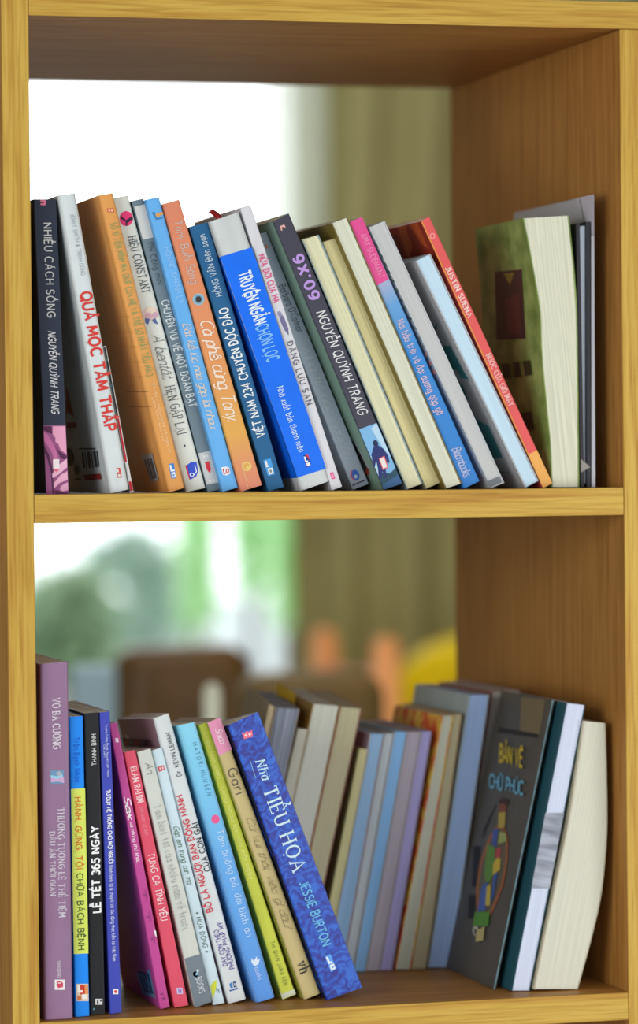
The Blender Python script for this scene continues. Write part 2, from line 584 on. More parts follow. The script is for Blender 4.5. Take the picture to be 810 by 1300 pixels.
# ---- a small pen-stroke alphabet: every letter is a set of strokes, so that serif, plain and handwritten titles can be drawn
def _a(cx, cy, rx, ry, a0, a1, n=9):
    return [(cx+rx*math.cos(R(a0+(a1-a0)*i/n)), cy+ry*math.sin(R(a0+(a1-a0)*i/n))) for i in range(n+1)]
_o = _a(.25, .33, .25, .33, 0, 360, 14)
GL = {
 'A': (.72, [[(0, 0), (.36, 1), (.72, 0)], [(.13, .34), (.59, .34)]]),
 'B': (.6, [[(0, 0), (0, 1)], [(0, 1), (.28, 1)]+_a(.28, .76, .26, .24, 90, -90)+[(0, .52)], [(.28, .52)]+_a(.3, .26, .3, .26, 90, -90)+[(0, 0)]]),
 'C': (.7, [_a(.42, .5, .42, .5, 48, 312, 14)]),
 'D': (.68, [[(0, 0), (0, 1)], [(0, 1), (.24, 1)]+_a(.24, .5, .44, .5, 90, -90, 12)+[(0, 0)]]),
 'E': (.52, [[(0, 0), (0, 1)], [(0, 1), (.52, 1)], [(0, 0), (.52, 0)], [(0, .53), (.44, .53)]]),
 'F': (.5, [[(0, 0), (0, 1)], [(0, 1), (.5, 1)], [(0, .53), (.42, .53)]]),
 'G': (.76, [_a(.42, .5, .42, .5, 48, 330, 14)+[(.78, .46)], [(.78, .46), (.48, .46)]]),
 'H': (.66, [[(0, 0), (0, 1)], [(.66, 0), (.66, 1)], [(0, .52), (.66, .52)]]),
 'I': (.02, [[(0.01, 0), (0.01, 1)]]),
 'J': (.36, [[(.36, 1), (.36, .2)]+_a(.16, .2, .2, .2, 0, -140)]),
 'K': (.62, [[(0, 0), (0, 1)], [(.58, 1), (.02, .42)], [(.2, .6), (.62, 0)]]),
 'L': (.5, [[(0, 1), (0, 0)], [(0, 0), (.5, 0)]]),
 'M': (.82, [[(0, 0), (.06, 1)], [(.06, 1), (.41, .2)], [(.41, .2), (.76, 1)], [(.76, 1), (.82, 0)]]),
 'N': (.68, [[(0, 0), (0, 1)], [(0, 1), (.68, 0)], [(.68, 0), (.68, 1)]]),
 'O': (.82, [_a(.41, .5, .41, .5, 0, 360, 20)]),
 'P': (.56, [[(0, 0), (0, 1)], [(0, 1), (.28, 1)]+_a(.28, .73, .28, .27, 90, -90)+[(0, .46)]]),
 'Q': (.82, [_a(.41, .5, .41, .5, 0, 360, 20), [(.5, .22), (.84, -.1)]]),
 'R': (.6, [[(0, 0), (0, 1)], [(0, 1), (.28, 1)]+_a(.28, .75, .27, .25, 90, -90)+[(0, .5)], [(.26, .5), (.6, 0)]]),
 'S': (.56, [_a(.28, .75, .26, .25, 35, 270)+_a(.28, .25, .28, .25, 90, -145)]),
 'T': (.64, [[(.32, 0), (.32, 1)], [(0, 1), (.64, 1)]]),
 'U': (.66, [[(0, 1), (0, .32)]+_a(.33, .33, .33, .33, 180, 360)+[(.66, 1)]]),
 'V': (.7, [[(0, 1), (.35, 0), (.7, 1)]]),
 'W': (1.0, [[(0, 1), (.25, 0), (.5, .9), (.75, 0), (1, 1)]]),
 'X': (.64, [[(0, 0), (.64, 1)], [(0, 1), (.64, 0)]]),
 'Y': (.66, [[(0, 1), (.33, .46), (.66, 1)], [(.33, .46), (.33, 0)]]),
 'Z': (.6, [[(0, 1), (.6, 1), (0, 0), (.6, 0)]]),
 'a': (.5, [_o, [(.5, .66), (.5, 0)]]),
 'b': (.5, [[(0, 1), (0, 0)], _o]),
 'c': (.44, [_a(.26, .33, .26, .33, 50, 310, 12)]),
 'd': (.5, [_o, [(.5, 1), (.5, 0)]]),
 'e': (.5, [[(.02, .35), (.5, .35)]+_a(.26, .33, .25, .33, 5, 312, 12)]),
 'f': (.34, [_a(.3, .8, .16, .2, 60, 180)+[(.14, 0)], [(0, .62), (.32, .62)]]),
 'g': (.5, [_o, [(.5, .66), (.5, -.1)]+_a(.26, -.08, .24, .2, 0, -150)]),
 'h': (.47, [[(0, 1), (0, 0)], [(0, .36)]+_a(.235, .42, .235, .24, 180, 0)+[(.47, 0)]]),
 'i': (.02, [[(.01, .66), (.01, 0)], [(.01, .84), (.01, .9)]]),
 'j': (.14, [[(.12, .66), (.12, -.1)]+_a(0, -.1, .12, .16, 0, -110), [(.12, .84), (.12, .9)]]),
 'k': (.44, [[(0, 1), (0, 0)], [(.42, .66), (.02, .26)], [(.14, .38), (.44, 0)]]),
 'l': (.02, [[(.01, 1), (.01, 0)]]),
 'm': (.78, [[(0, .66), (0, 0)], [(0, .4)]+_a(.195, .44, .195, .22, 180, 0)+[(.39, 0)], [(.39, .4)]+_a(.585, .44, .195, .22, 180, 0)+[(.78, 0)]]),
 'n': (.47, [[(0, .66), (0, 0)], [(0, .36)]+_a(.235, .42, .235, .24, 180, 0)+[(.47, 0)]]),
 'o': (.5, [_o]),
 'p': (.5, [[(0, .66), (0, -.3)], _o]),
 'q': (.5, [_o, [(.5, .66), (.5, -.3)]]),
 'r': (.3, [[(0, .66), (0, 0)], [(0, .36)]+_a(.2, .44, .2, .22, 180, 60)]),
 's': (.4, [_a(.2, .49, .18, .17, 35, 270)+_a(.2, .16, .2, .16, 90, -145)]),
 't': (.34, [[(.14, .92), (.14, .16)]+_a(.26, .14, .12, .14, 180, 290), [(0, .64), (.32, .64)]]),
 'u': (.47, [[(0, .66), (0, .24)]+_a(.235, .24, .235, .24, 180, 360), [(.47, .66), (.47, 0)]]),
 'v': (.46, [[(0, .66), (.23, 0), (.46, .66)]]),
 'w': (.7, [[(0, .66), (.17, 0), (.35, .6), (.53, 0), (.7, .66)]]),
 'x': (.44, [[(0, 0), (.44, .66)], [(0, .66), (.44, 0)]]),
 'y': (.46, [[(0, .66), (.23, 0)], [(.46, .66), (.12, -.3)]]),
 'z': (.42, [[(0, .66), (.42, .66), (0, 0), (.42, 0)]]),
 '0': (.6, [_a(.3, .5, .3, .5, 0, 360, 18)]),
 '2': (.54, [_a(.27, .74, .26, .26, 165, -35)+[(0, 0), (.54, 0)]]),
 '3': (.54, [_a(.26, .75, .25, .25, 150, -90)+_a(.26, .26, .28, .26, 90, -150)]),
 '4': (.62, [[(.44, 0), (.44, 1), (0, .3), (.62, .3)]]),
 '5': (.54, [[(.5, 1), (.08, 1), (.04, .56)]+_a(.25, .32, .28, .32, 120, -140)]),
 '6': (.58, [_a(.29, .32, .29, .32, 0, 360, 16), [(.02, .42)]+_a(.38, .5, .37, .5, 170, 80)]),
 '9': (.58, [_a(.29, .68, .29, .32, 0, 360, 16), [(.56, .58)]+_a(.2, .5, .37, .5, -10, -100)]),
 ',': (.1, [[(.08, .08), (.02, -.16)]]), '.': (.08, [[(.04, 0), (.04, .09)]]), "'": (.06, [[(.03, 1), (.03, .76)]]),
 '&': (.66, [[(.66, 0), (.14, .74)]+_a(.3, .8, .17, .2, 200, -20)+[(.04, .34)]+_a(.26, .24, .24, .24, 160, 330)+[(.62, .46)]]),
 '-': (.3, [[(0, .36), (.3, .36)]]), '!': (.06, [[(.03, 1), (.03, .3)], [(.03, 0), (.03, .08)]]),
 '(': (.2, [_a(.3, .45, .28, .6, 130, 230)]), ')': (.2, [_a(-.1, .45, .28, .6, 50, -50)]),
 '*': (.4, [[(0, .3), (.4, .7)], [(0, .7), (.4, .3)], [(.2, .2), (.2, .8)]]),
}
import unicodedata
def pen_strokes(text, style='sans', gap=0.2, script=False):
    """[(polyline, is_mark)] and total width"""
    out, x = [], 0.0
    for ch in unicodedata.normalize('NFC', text):
        if ch == ' ':
            x += 0.5
            continue
        bar = ch in 'Đđ'
        d = unicodedata.normalize('NFD', {'Đ': 'D', 'đ': 'd'}.get(ch, ch))
        base, marks = d[0], d[1:]
        if base not in GL:
            continue
        wd, st = GL[base]
        upper = base.isupper() or base.isdigit()
        top = 1.0 if upper or base in 'bdfhklt' else .66
        sts = [list(s) for s in st]
        if base in 'ij' and any(ord(k) not in (0x323,) for k in marks):
            sts = sts[:1]
        for s in sts:
            out.append(([(px+x, py) for px, py in s], False))
        if bar:
            out.append(([(x-.14, .52), (x+.3, .52)] if upper else [(x+.26, .84), (x+.64, .84)], True))
        c = x+wd/2
        y = top+.08
        mk = [ord(k) for k in marks]
        circ = 0x302 in mk or 0x306 in mk
        for k in mk:
            if k == 0x302: out.append(([(c-.17, y), (c, y+.17), (c+.17, y)], True))
            elif k == 0x306: out.append((_a(c, y+.16, .16, .14, 190, 350), True))
            elif k == 0x31b: out.append(([(x+wd-.03, top-.06), (x+wd+.12, top+.02), (x+wd+.13, top+.14)], True))
            elif k == 0x323: out.append(([(c, -.16), (c, -.26)], True))
        yy = y+(.22 if circ else 0)
        cc = c
        for k in mk:
            if k == 0x301: out.append(([(cc-.06, yy), (cc+.12, yy+.18)], True))
            elif k == 0x300: out.append(([(cc+.06, yy), (cc-.12, yy+.18)], True))
            elif k == 0x303: out.append(([(cc-.18, yy+.03), (cc-.08, yy+.11), (cc+.06, yy+.04), (cc+.18, yy+.12)], True))
            elif k == 0x309: out.append((_a(cc, yy+.16, .08, .08, 160, -80, 6)+[(cc, yy)], True))
        if script and base.islower():
            out.append(([(x+wd, .06), (x+wd+gap*.5, .02), (x+wd+gap, .16)], True))
        x += wd+gap
    return out, x-gap

def pen_mesh(text, wgt=0.13, serif=False, shear=0.0, gap=0.2, script=False):
    """ribbons -> (verts2d with stroke number, faces); caps are 1 unit high"""
    key = (text, wgt, serif, shear, gap, script)
    if key in _FC: return _FC[key]
    strokes, width = pen_strokes(text, gap=gap, script=script)
    vs, fs = [], []
    thin = wgt*(.42 if serif else 1.0)
    def width_of(dx, dy):
        l = math.hypot(dx, dy) or 1
        return thin+(wgt-thin)*abs(dy/l)**1.4
    def ribbon(p, k, ws):
        n = len(p)
        s = len(vs)
        for i in range(n):
            a, b = p[max(0, i-1)], p[min(n-1, i+1)]
            dx, dy = b[0]-a[0], b[1]-a[1]
            l = math.hypot(dx, dy) or 1
            nx, ny = -dy/l, dx/l
            m = 1.0
            if 0 < i < n-1:
                d1 = (p[i][0]-p[i-1][0], p[i][1]-p[i-1][1]); l1 = math.hypot(*d1) or 1
                cs = abs((-d1[1]*nx+d1[0]*ny)/l1)
                m = min(1.8, 1/max(.35, cs))
            hw_ = ws[i]/2*m
            vs.append((p[i][0]+nx*hw_, p[i][1]+ny*hw_, k))
            vs.append((p[i][0]-nx*hw_, p[i][1]-ny*hw_, k))
        for i in range(n-1):
            fs.append((s+2*i, s+2*i+1, s+2*i+3, s+2*i+2))
    k = 0
    for p, mark in strokes:
        n = len(p)
        if n < 2: continue
        q = list(p)
        if not serif and not script and not mark:      # square ends reach half a pen width further
            for e, f in ((0, 1), (-1, -2)):
                dx, dy = q[e][0]-q[f][0], q[e][1]-q[f][1]
                l = math.hypot(dx, dy) or 1
                if abs(dx) > abs(dy):
                    q[e] = (q[e][0]+dx/l*wgt*.35, q[e][1])
        ws = []
        for i in range(n):
            a, b = q[max(0, i-1)], q[min(n-1, i+1)]
            ws.append(width_of(b[0]-a[0], b[1]-a[1])*(.8 if mark else 1))
        ribbon(q, k % 6, ws)
        k += 1
        if serif and not mark:
            for e, f in ((0, 1), (n-1, n-2)):
                dx, dy = q[e][0]-q[f][0], q[e][1]-q[f][1]
                l = math.hypot(dx, dy) or 1
                if abs(dy)/l > .6:
                    ribbon([(q[e][0]-.14, q[e][1]), (q[e][0]+.14, q[e][1])], k % 6, [thin*1.1]*2)
                    k += 1
                elif abs(dx)/l > .9:
                    sg = -1 if q[e][1] > .5 else 1
                    ribbon([(q[e][0], q[e][1]), (q[e][0], q[e][1]+sg*.16)], k % 6, [thin*1.2]*2)
                    k += 1
    vs = [(x+shear*y, y, k_) for x, y, k_ in vs]
    _FC[key] = (vs, fs)
    return vs, fs

def pen(B, text, y0, y1, v, h, color, up=False, wgt=0.14, serif=False, shear=0.0, gap=0.2, script=False, layer=3):
    """lettering drawn with the pen alphabet between photo heights y0..y1 on the near face of a book"""
    vs, fs = pen_mesh(text, wgt, serif, shear, gap, script)
    x0 = min(p[0] for p in vs)
    x1 = max(p[0] for p in vs)
    out = []
    for x, y, k in vs:
        f = (x-x0)/(x1-x0)
        g = (y-.5)*h
        if up:
            out.append(face_pt(B, y1+(y0-y1)*f, v-g, layer+k*.12))
        else:
            out.append(face_pt(B, y0+(y1-y0)*f, v+g, layer+k*.12))
    return mesh_obj('lettering', out, fs, ink(*color), B.holder)

def letters(B, text, y0, y1, v, h, color, up=False, shear=0.0, offset=0.0, space=1.0, serif=False, script=False, wgt=None):
    wgt = wgt if wgt else 0.135+offset*5
    gap = (0.14 if script else (0.38 if serif else 0.29))+(space-1)*.6
    return pen(B, text, y0, y1, v, h, color, up, wgt, serif, shear, gap, script)

UP = 'books leaning along the upper shelf'
FR = 'front row of books on the lower shelf'
BK = 'back row of books on the lower shelf'
cream = page_mat(226, 222, 196)
whitep = page_mat(222, 224, 220)
DT = 0.135

# ===== upper shelf, left to right
b = book('slim navy paperback with pale lettering and pink picture at spine foot, against left post', UP,
         [(42.4, 253), (58.3, 628.5)], [(71.4, 253), (87.6, 628.5)], 0.014, DT, cover_mat(43, 51, 68), cream, 'up')
letters(b, 'NHIỀU CÁCH SỐNG', 283, 404, .56, .34, (205, 205, 205), space=1.1, wgt=.13)
letters(b, 'NGUYỄN QUỲNH TRANG', 421, 527, .55, .32, (225, 225, 228), shear=0.25)
print_on(b, 'emblem', [((220, 120, 150), [(51, 253.5), (58, 253.5), (58, 260.5), (51.5, 260.5), (51.5, 258), (55.5, 258), (55.5, 256), (51, 256)])])
print_on(b, 'picture', [
    ((150, 82, 130), sp(b, [(0.02, 540), (.98, 540), (.98, 628), (.02, 628)])),
    ((226, 160, 190), sp(b, [(.42, 541), (.97, 541), (.97, 577), (.72, 571), (.62, 563), (.5, 561), (.52, 556), (.4, 551)])),
    ((196, 110, 160), sp(b, [(.02, 548), (.2, 552), (.45, 566), (.6, 580), (.5, 590), (.3, 572), (.02, 560)])),
    ((84, 36, 74), sp(b, [(.02, 541), (.36, 541), (.38, 551), (.2, 549), (.02, 546)])),
    ((84, 36, 74), sp(b, [(.02, 566), (.2, 577), (.34, 597), (.34, 627), (.28, 627), (.26, 600), (.12, 582), (.02, 575)])),
    ((84, 36, 74), sp(b, [(.5, 566), (.62, 572), (.95, 579), (.97, 584), (.72, 582)])),
    ((232, 178, 204), sp(b, [(.97, 582), (.97, 593), (.6, 602), (.32, 607), (.3, 602), (.62, 590)])),
    ((230, 170, 198), sp(b, [(.97, 598), (.97, 609), (.62, 613), (.36, 620), (.34, 614), (.66, 603)])),
    ((222, 160, 192), sp(b, [(.97, 612), (.97, 622), (.74, 624), (.6, 622), (.66, 617)])),
    ((96, 40, 84), sp(b, [(.4, 622), (.97, 626), (.97, 628), (.4, 628)])),
    ((240, 226, 232), quad(67, 583, 75, 595, .03)),
    ((226, 110, 130), [(67.4, 595), (75.4, 595), (71.6, 600)]),
], label='pink duotone picture of a face and hands')

b = book('thick white paperback with bold red spine title, second book on the upper shelf', UP,
         [(73.5, 248), (140.6, 627)], [(96.1, 245), (164.6, 622)], 0.012, DT+.035, cover_mat(214, 222, 224), cream, 'up', rr=0.003)
letters(b, 'JENNY SMITH & TRỊNH DŨNG', 272, 350, .6, .22, (166, 176, 184))
letters(b, 'QUẢ MỌC TẦM THẤP', 370, 548, .56, .58, (212, 60, 52), wgt=.22)
print_on(b, 'emblem', [((212, 66, 56), quad(147.5, 594, 152.5, 600, .18)), ((212, 66, 56), quad(148.5, 600.5, 153.6, 606.5, .18)),
                       ((220, 226, 228), quad(149.6, 602, 152.6, 605, .18)), ((220, 226, 228), quad(148.2, 595, 150.2, 599.4, .18))])
print_on(b, 'back_cover_print', [
    ((190, 66, 62), [(84, 489), (93, 525), (93, 530), (86, 522), (84, 528)]),
    ((186, 70, 66), quad(84, 536, 97, 543, .1)),
    ((52, 50, 54), disc(88, 580, 6, 12, rot=-8)),
    ((64, 62, 66), quad(104, 574, 106.2, 594, .12)), ((64, 62, 66), quad(108, 573.6, 109, 594, .12)), ((64, 62, 66), quad(111, 573.3, 114.4, 594, .12)),
    ((64, 62, 66), quad(116, 573, 117.2, 594, .12)), ((64, 62, 66), quad(119, 572.6, 122, 593, .12)), ((64, 62, 66), quad(123.4, 572.2, 124.4, 592, .12)),
    ((88, 86, 88), quad(101, 568.6, 122, 570.4, .1)),
    ((66, 92, 66), [(95, 592), (99, 590), (102, 602), (97, 603)]),
    ((66, 92, 66), quad(96, 607, 104, 609, .1)),
    ((164, 44, 48), [(107.6, 602.5), (128.4, 601), (130, 608), (108.8, 610)])], side='left')

b = book('very thin booklet with red and dark green blocks squeezed between white and orange books', UP,
         [(131.5, 440), (165.6, 624.5)], [(134.6, 439), (169.8, 623.4)], 0.016, DT, cover_mat(222, 222, 222), None, 'up', rr=0.0003, ct=0.0007, name='booklet', cat='booklet')
print_on(b, 'spine_print', [((38, 48, 44), slab(b, 440.5, 500, .02, .7)), ((80, 130, 104), slab(b, 455, 458, .1, .6)), ((80, 130, 104), slab(b, 470, 474, .1, .6)), ((74, 120, 140), slab(b, 488, 491, .1, .6)),
                            ((44, 40, 40), slab(b, 500, 529, .02, .6)), ((188, 38, 44), slab(b, 531, 586, .02, .62)), ((196, 34, 46), slab(b, 611, 623, .02, .75))])

b = book('orange paperback with pale green spine lettering beside the white book with red title', UP,
         [(125.2, 248), (214.7, 626.7)], [(143.6, 244.7), (235, 620.5)], 0.012, DT, cover_mat(226, 160, 88), cream, 'up', rr=0.0022)
letters(b, 'SỔ KÍ TIỀN MÌNH MÀ GIÚP CỦA MẸ VÀ TRẺ SƠ NHẤT TIÊU MÃO', 283, 478, .52, .42, (140, 164, 104))
letters(b, 'Bé yêu trong bụng mẹ mỗi ngày và', 488, 576, .63, .17, (240, 208, 158))
letters(b, 'hành trình sinh con', 505, 560, .40, .15, (240, 208, 158))
print_on(b, 'emblem', [((206, 92, 70), quad(135.6, 264.4, 144, 269.6, .23)), ((240, 200, 160), quad(137, 265.4, 139.4, 268.6, .23)), ((240, 200, 160), quad(140.4, 265.4, 143, 268.6, .23))])
print_on(b, 'publisher_mark', [((60, 130, 206), [(214, 589), (220.5, 588), (224, 606.6), (217.6, 607.8)]),
                               ((236, 240, 244), [(215, 590.4), (217, 590), (218.4, 596.4), (221.6, 596), (222, 598), (216.8, 598.8)]),
                               ((236, 240, 244), [(217.4, 600), (222, 599.2), (223, 605.6), (218.6, 606.6)]),
                               ((60, 130, 206), [(219, 602.2), (221, 601.8), (221.5, 604.4), (219.6, 604.8)])])
print_on(b, 'back_cover_print', [((108, 64, 30), quad(140+i*4, 402+i*19, 166+i*4.6, 404.4+i*19-2, .2)) for i in range(7)] + [
    ((178, 176, 176), [(181, 577.5), (194, 575), (202.5, 609.5), (192.6, 611.6)]),
    ((92, 92, 98), [(183.6, 583.5), (193.8, 581.4), (200.4, 606.6), (191.8, 608.4)]),
    ((178, 176, 176), [(186, 583.6), (187.2, 583.4), (194.2, 607.4), (193.2, 607.6)]),
    ((178, 176, 176), [(190, 583), (190.8, 582.6), (197.6, 606.8), (196.8, 607)])], side='left')

b = book('white paperback with a pink round mark and small flower, right of the orange book', UP,
         [(140.5, 252), (236.2, 626)], [(163.1, 248), (261.5, 620.5)], 0.021, DT-.004, cover_mat(220, 224, 216), cream, 'up', rr=0.002)
print_on(b, 'emblem', [((232, 60, 124), disc(160.2, 277.6, 8.6, 9.6)), ((62, 34, 62), [(152.4, 273), (160, 279.4), (168, 274), (168.6, 278), (161.6, 283.4), (161.2, 286.8), (159.6, 286.8), (159.4, 281.6), (152.8, 277.4)])])
letters(b, 'HIỆU CONSTANT', 300, 372, .6, .42, (74, 82, 96), serif=True, wgt=.17)
print_on(b, 'flower_print', [((224, 196, 196), disc(191, 398, 9.6, 9)), ((232, 216, 196), disc(191, 394, 6.4, 5.4)), ((214, 172, 184), disc(189, 401, 5, 4)), ((206, 166, 186), disc(197, 400, 3.6, 4)),
                             ((86, 104, 160), [(184, 404), (190, 405), (188, 412), (184.6, 410)]), ((86, 104, 160), [(193, 406), (197, 404), (200.6, 412), (195, 410)])])
letters(b, 'À bientôt', 425, 482, .58, .56, (120, 124, 130), shear=0.4, script=True, wgt=.07)
letters(b, 'HẸN GẶP LẠI', 490, 552, .54, .46, (84, 86, 92), serif=True, wgt=.13)
print_on(b, 'publisher_mark', [((96, 98, 108), disc(234.4, 566, 1.3, 1.8)),
                               ((220, 60, 74), [(235, 591), (238.4, 590), (243.6, 607.6), (240.4, 608.8)]), ((54, 86, 206), [(237.2, 590.4), (243, 586.4), (249.4, 586.6), (251.4, 598), (249, 605), (241.4, 609)]),
                               ((232, 236, 240), disc(243.6, 602.6, 3, 2.4)), ((54, 86, 206), disc(243.6, 602.6, 1.7, 1.4)), ((232, 236, 240), [(246.6, 590), (247.4, 590), (250, 598.6), (247, 603), (246.4, 602), (248.6, 598.4)])])

b = book('slate grey paperback with pale grey bands and white spine title on the upper shelf', UP,
         [(167.2, 255.4), (264, 626)], [(182, 252), (280.7, 622.6)], 0.022, DT-.005, cover_mat(112, 130, 140), cream, 'up')
print_on(b, 'spine_band', [((206, 206, 202), slab(b, 261, 303, .08, .97))], label='pale grey band')
print_on(b, 'spine_band', [((198, 200, 200), slab(b, 574, 614, .06, .97)), ((216, 46, 66), sp(b, [(.36, 586), (.68, 586), (.68, 596), (.52, 601), (.36, 596)]))] +
         [((228, 228, 226), slab(b, 578, 580.6, q, q+.12)) for q in (.35, .6)] + [((228, 228, 226), slab(b, 609, 611.6, q, q+.14)) for q in (.3, .56)], label='pale grey band with a red mark')
letters(b, 'Phi Công mini', 308, 361, .55, .46, (66, 84, 96), offset=-0.008)
letters(b, 'CHUYỆN VUI VỀ MỘT ĐOÀN BẠT', 381, 517, .54, .6, (214, 222, 222), wgt=.17)

b = book('sky blue paperback with faint script title on the upper shelf', UP,
         [(185, 253.6), (282.7, 626)], [(202, 250), (302.6, 620.6)], 0.016, DT, cover_mat(104, 178, 240), cream, 'up')
print_on(b, 'emblem', [((52, 112, 150), [(193, 270), (196, 268.6), (197.4, 275), (200, 277.4), (197, 277)]), ((222, 160, 92), disc(201, 272.6, 3.6, 2.6, rot=-20)), ((222, 160, 92), disc(205, 271, 2.4, 2)), ((70, 130, 190), disc(201.6, 277.6, 5, 1.2, rot=-12))])
letters(b, 'HOÀNG KHÁNH LY', 314, 385, .56, .42, (150, 204, 246))
letters(b, 'Bất kể lúc nào gặp lại nhau', 410, 545, .5, .52, (214, 206, 196), shear=0.35, script=True, wgt=.12)
print_on(b, 'publisher_mark', [((226, 232, 238), [(280.4, 593.4), (287, 592), (291, 594), (292.4, 601), (288, 603.6), (283, 602.8)]), ((200, 66, 76), [(282.4, 595.6), (284, 595.4), (285, 600.4), (287, 600), (287.2, 601.4), (284, 602)]),
                               ((200, 66, 76), disc(288.8, 597.8, 2.2, 2.8)), ((226, 232, 238), disc(288.8, 597.8, 1.1, 1.6))])

b = book('peach to golden orange paperback with white script title and blue ringed eye', UP,
         [(206.8, 259), (306, 625.5)], [(227.8, 253.3), (333, 617.2)], 0.013, DT, None, cream, 'up', rr=0.0012)
pm = grad_mat('cover_peach_gradient', [(0, (222, 138, 112)), (.09, (224, 150, 104)), (.2, (226, 172, 84)), (.36, (226, 158, 92)), (.6, (226, 146, 100)), (1, (220, 134, 104))], 0, b.h)
b.cover.data.materials.clear()
b.cover.data.materials.append(pm)
letters(b, 'Tony Buổi Sáng', 281, 360, .54, .44, (206, 186, 178), shear=0.1, wgt=.13)
print_on(b, 'emblem', [((150, 188, 204), disc(252, 380, 7.6, 7.6)), ((112, 160, 186), disc(252, 380, 5.6, 5.8)), ((62, 52, 54), disc(252, 380, 3.7, 4))])
letters(b, 'Cà phê cùng Tony', 407, 536, .56, .62, (242, 226, 208), shear=0.4, script=True, wgt=.12)
print_on(b, 'publisher_mark', [((232, 200, 120), disc(313, 592, 6.4, 6)), ((226, 172, 92), disc(313, 592, 4.4, 4.2)), ((232, 200, 120), disc(315, 594, 2.6, 2.4)), ((236, 190, 150), quad(306, 588, 307, 618, .27))])

b = book('dark teal blue paperback with white title reading upward, beside the bright blue hardcover', UP,
         [(239.8, 288.4), (340.5, 625)], [(263.6, 282), (360.8, 619.6)], 0.016, DT, cover_mat(36, 98, 146), cream, 'up')
letters(b, 'HỒNG VÂN Biên soạn', 298, 376, .5, .34, (196, 214, 226), up=True)
letters(b, 'VIỆT NAM 234 CHUYỆN ĐỘC ĐÁO', 391, 556, .5, .48, (232, 238, 240), up=True, wgt=.19)
print_on(b, 'publisher_mark', [((70, 158, 226), [(334, 584), (343.6, 581.8), (349, 602), (340, 604.4)]), ((232, 232, 226), [(336, 585.6), (338.6, 585), (340, 591), (341.6, 590.6), (341.8, 592.6), (338, 593.4)]),
                               ((232, 232, 226), [(339.6, 595), (345.6, 593.6), (347.4, 601), (341.4, 602.6)]), ((120, 130, 136), [(342, 596.8), (344.4, 596.2), (345.2, 599.4), (342.8, 600)])])

b = book('thick bright blue hardcover with pale grey ends and a red ribbon marker', UP,
         [(266.5, 281.5), (383, 624.4)], [(304, 269), (419, 611.6)], 0.010, DT+.004, cover_mat(206, 212, 212), page_mat(200, 188, 160), 'up', rr=0.0032, ct=0.002, hard=0.003)
bb = b
print_on(b, 'dust_jacket', [(cover_mat(12, 112, 246), [(279.6, 326), (280.6, 325.6), (319.6, 314), (413.8, 594), (413.4, 595), (377.5, 606.3)])], label='bright blue paper jacket')
letters(b, 'TRUYỆN NGẮN', 345, 411, .5, .40, (226, 238, 248), wgt=.22)
letters(b, 'CHỌN LỌC', 412, 458, .5, .40, (128, 190, 246), wgt=.2)
letters(b, 'Nhà xuất bản thanh niên', 490, 573, .42, .22, (206, 226, 244))
print_on(b, 'publisher_mark', [((206, 70, 96), [(384.4, 578.6), (391, 576.6), (395.4, 591), (389, 593)]), ((240, 236, 236), [(385.6, 580), (387.6, 579.4), (389, 585), (391, 584.4), (391.2, 586), (387.6, 587)]), ((240, 236, 236), [(388.4, 588), (393, 586.6), (394.2, 590.4), (389.8, 591.8)])])
# jacket on the left board, seen where the neighbour stands away
print_on(b, 'jacket_flap', [(cover_mat(12, 112, 246), [(250, 330), (279.4, 326.4), (377.2, 606.6), (352, 608)])], side='left', label='bright blue paper jacket')
# ribbon
rv, rf = [], []
rp_ = [(281, 281.5), (278, 276.6), (275.4, 273.4), (271.6, 270.2), (268, 268), (265.6, 268.4)]
for i, (x, y) in enumerate(rp_):
    for s_ in (0, 1):
        p = at(x+(2.6 if s_ else -2.6), y+(-2.4 if s_ else 2.4), 0.026+0.002*math.sin(i))
        rv.append(b.MI @ p)
for i in range(len(rp_)-1):
    rf.append((2*i, 2*i+1, 2*i+3, 2*i+2))
rib = mesh_obj('ribbon', rv, rf, mat('red_ribbon', rgb(168, 26, 40), 0.5, 0.4), b.root, smooth=True)
sm = rib.modifiers.new('thick', 'SOLIDIFY'); sm.thickness = 0.0004
rib['label'] = 'red ribbon bookmark'

b = book('white paperback with pink title and small faded figure, right of the bright blue hardcover', UP,
         [(305.2, 264.7), (421.4, 624)], [(318.3, 259.8), (434.6, 619)], 0.012, DT, cover_mat(216, 216, 222), page_mat(176, 160, 130), 'up')
letters(b, 'NỬA ĐỜI CỦA HẠ', 323, 384, .5, .56, (222, 92, 138), wgt=.2)
print_on(b, 'figure_print', [((116, 112, 150), [(352.6, 396), (355.4, 395), (361, 404), (366, 417), (366.6, 426), (361, 419), (356, 408)]), ((150, 148, 180), disc(355, 398.5, 2.6, 3.6, rot=-20))])
letters(b, 'ĐẶNG LƯU SAN', 433, 514, .5, .50, (88, 84, 96), space=1.25)
print_on(b, 'publisher_mark', [((230, 92, 150), [(418.6, 600.6), (422.6, 599), (425.6, 607.4), (421.4, 609)]), ((240, 170, 200), [(420.4, 602.6), (422.4, 601.8), (423.8, 606), (421.8, 606.8)])])

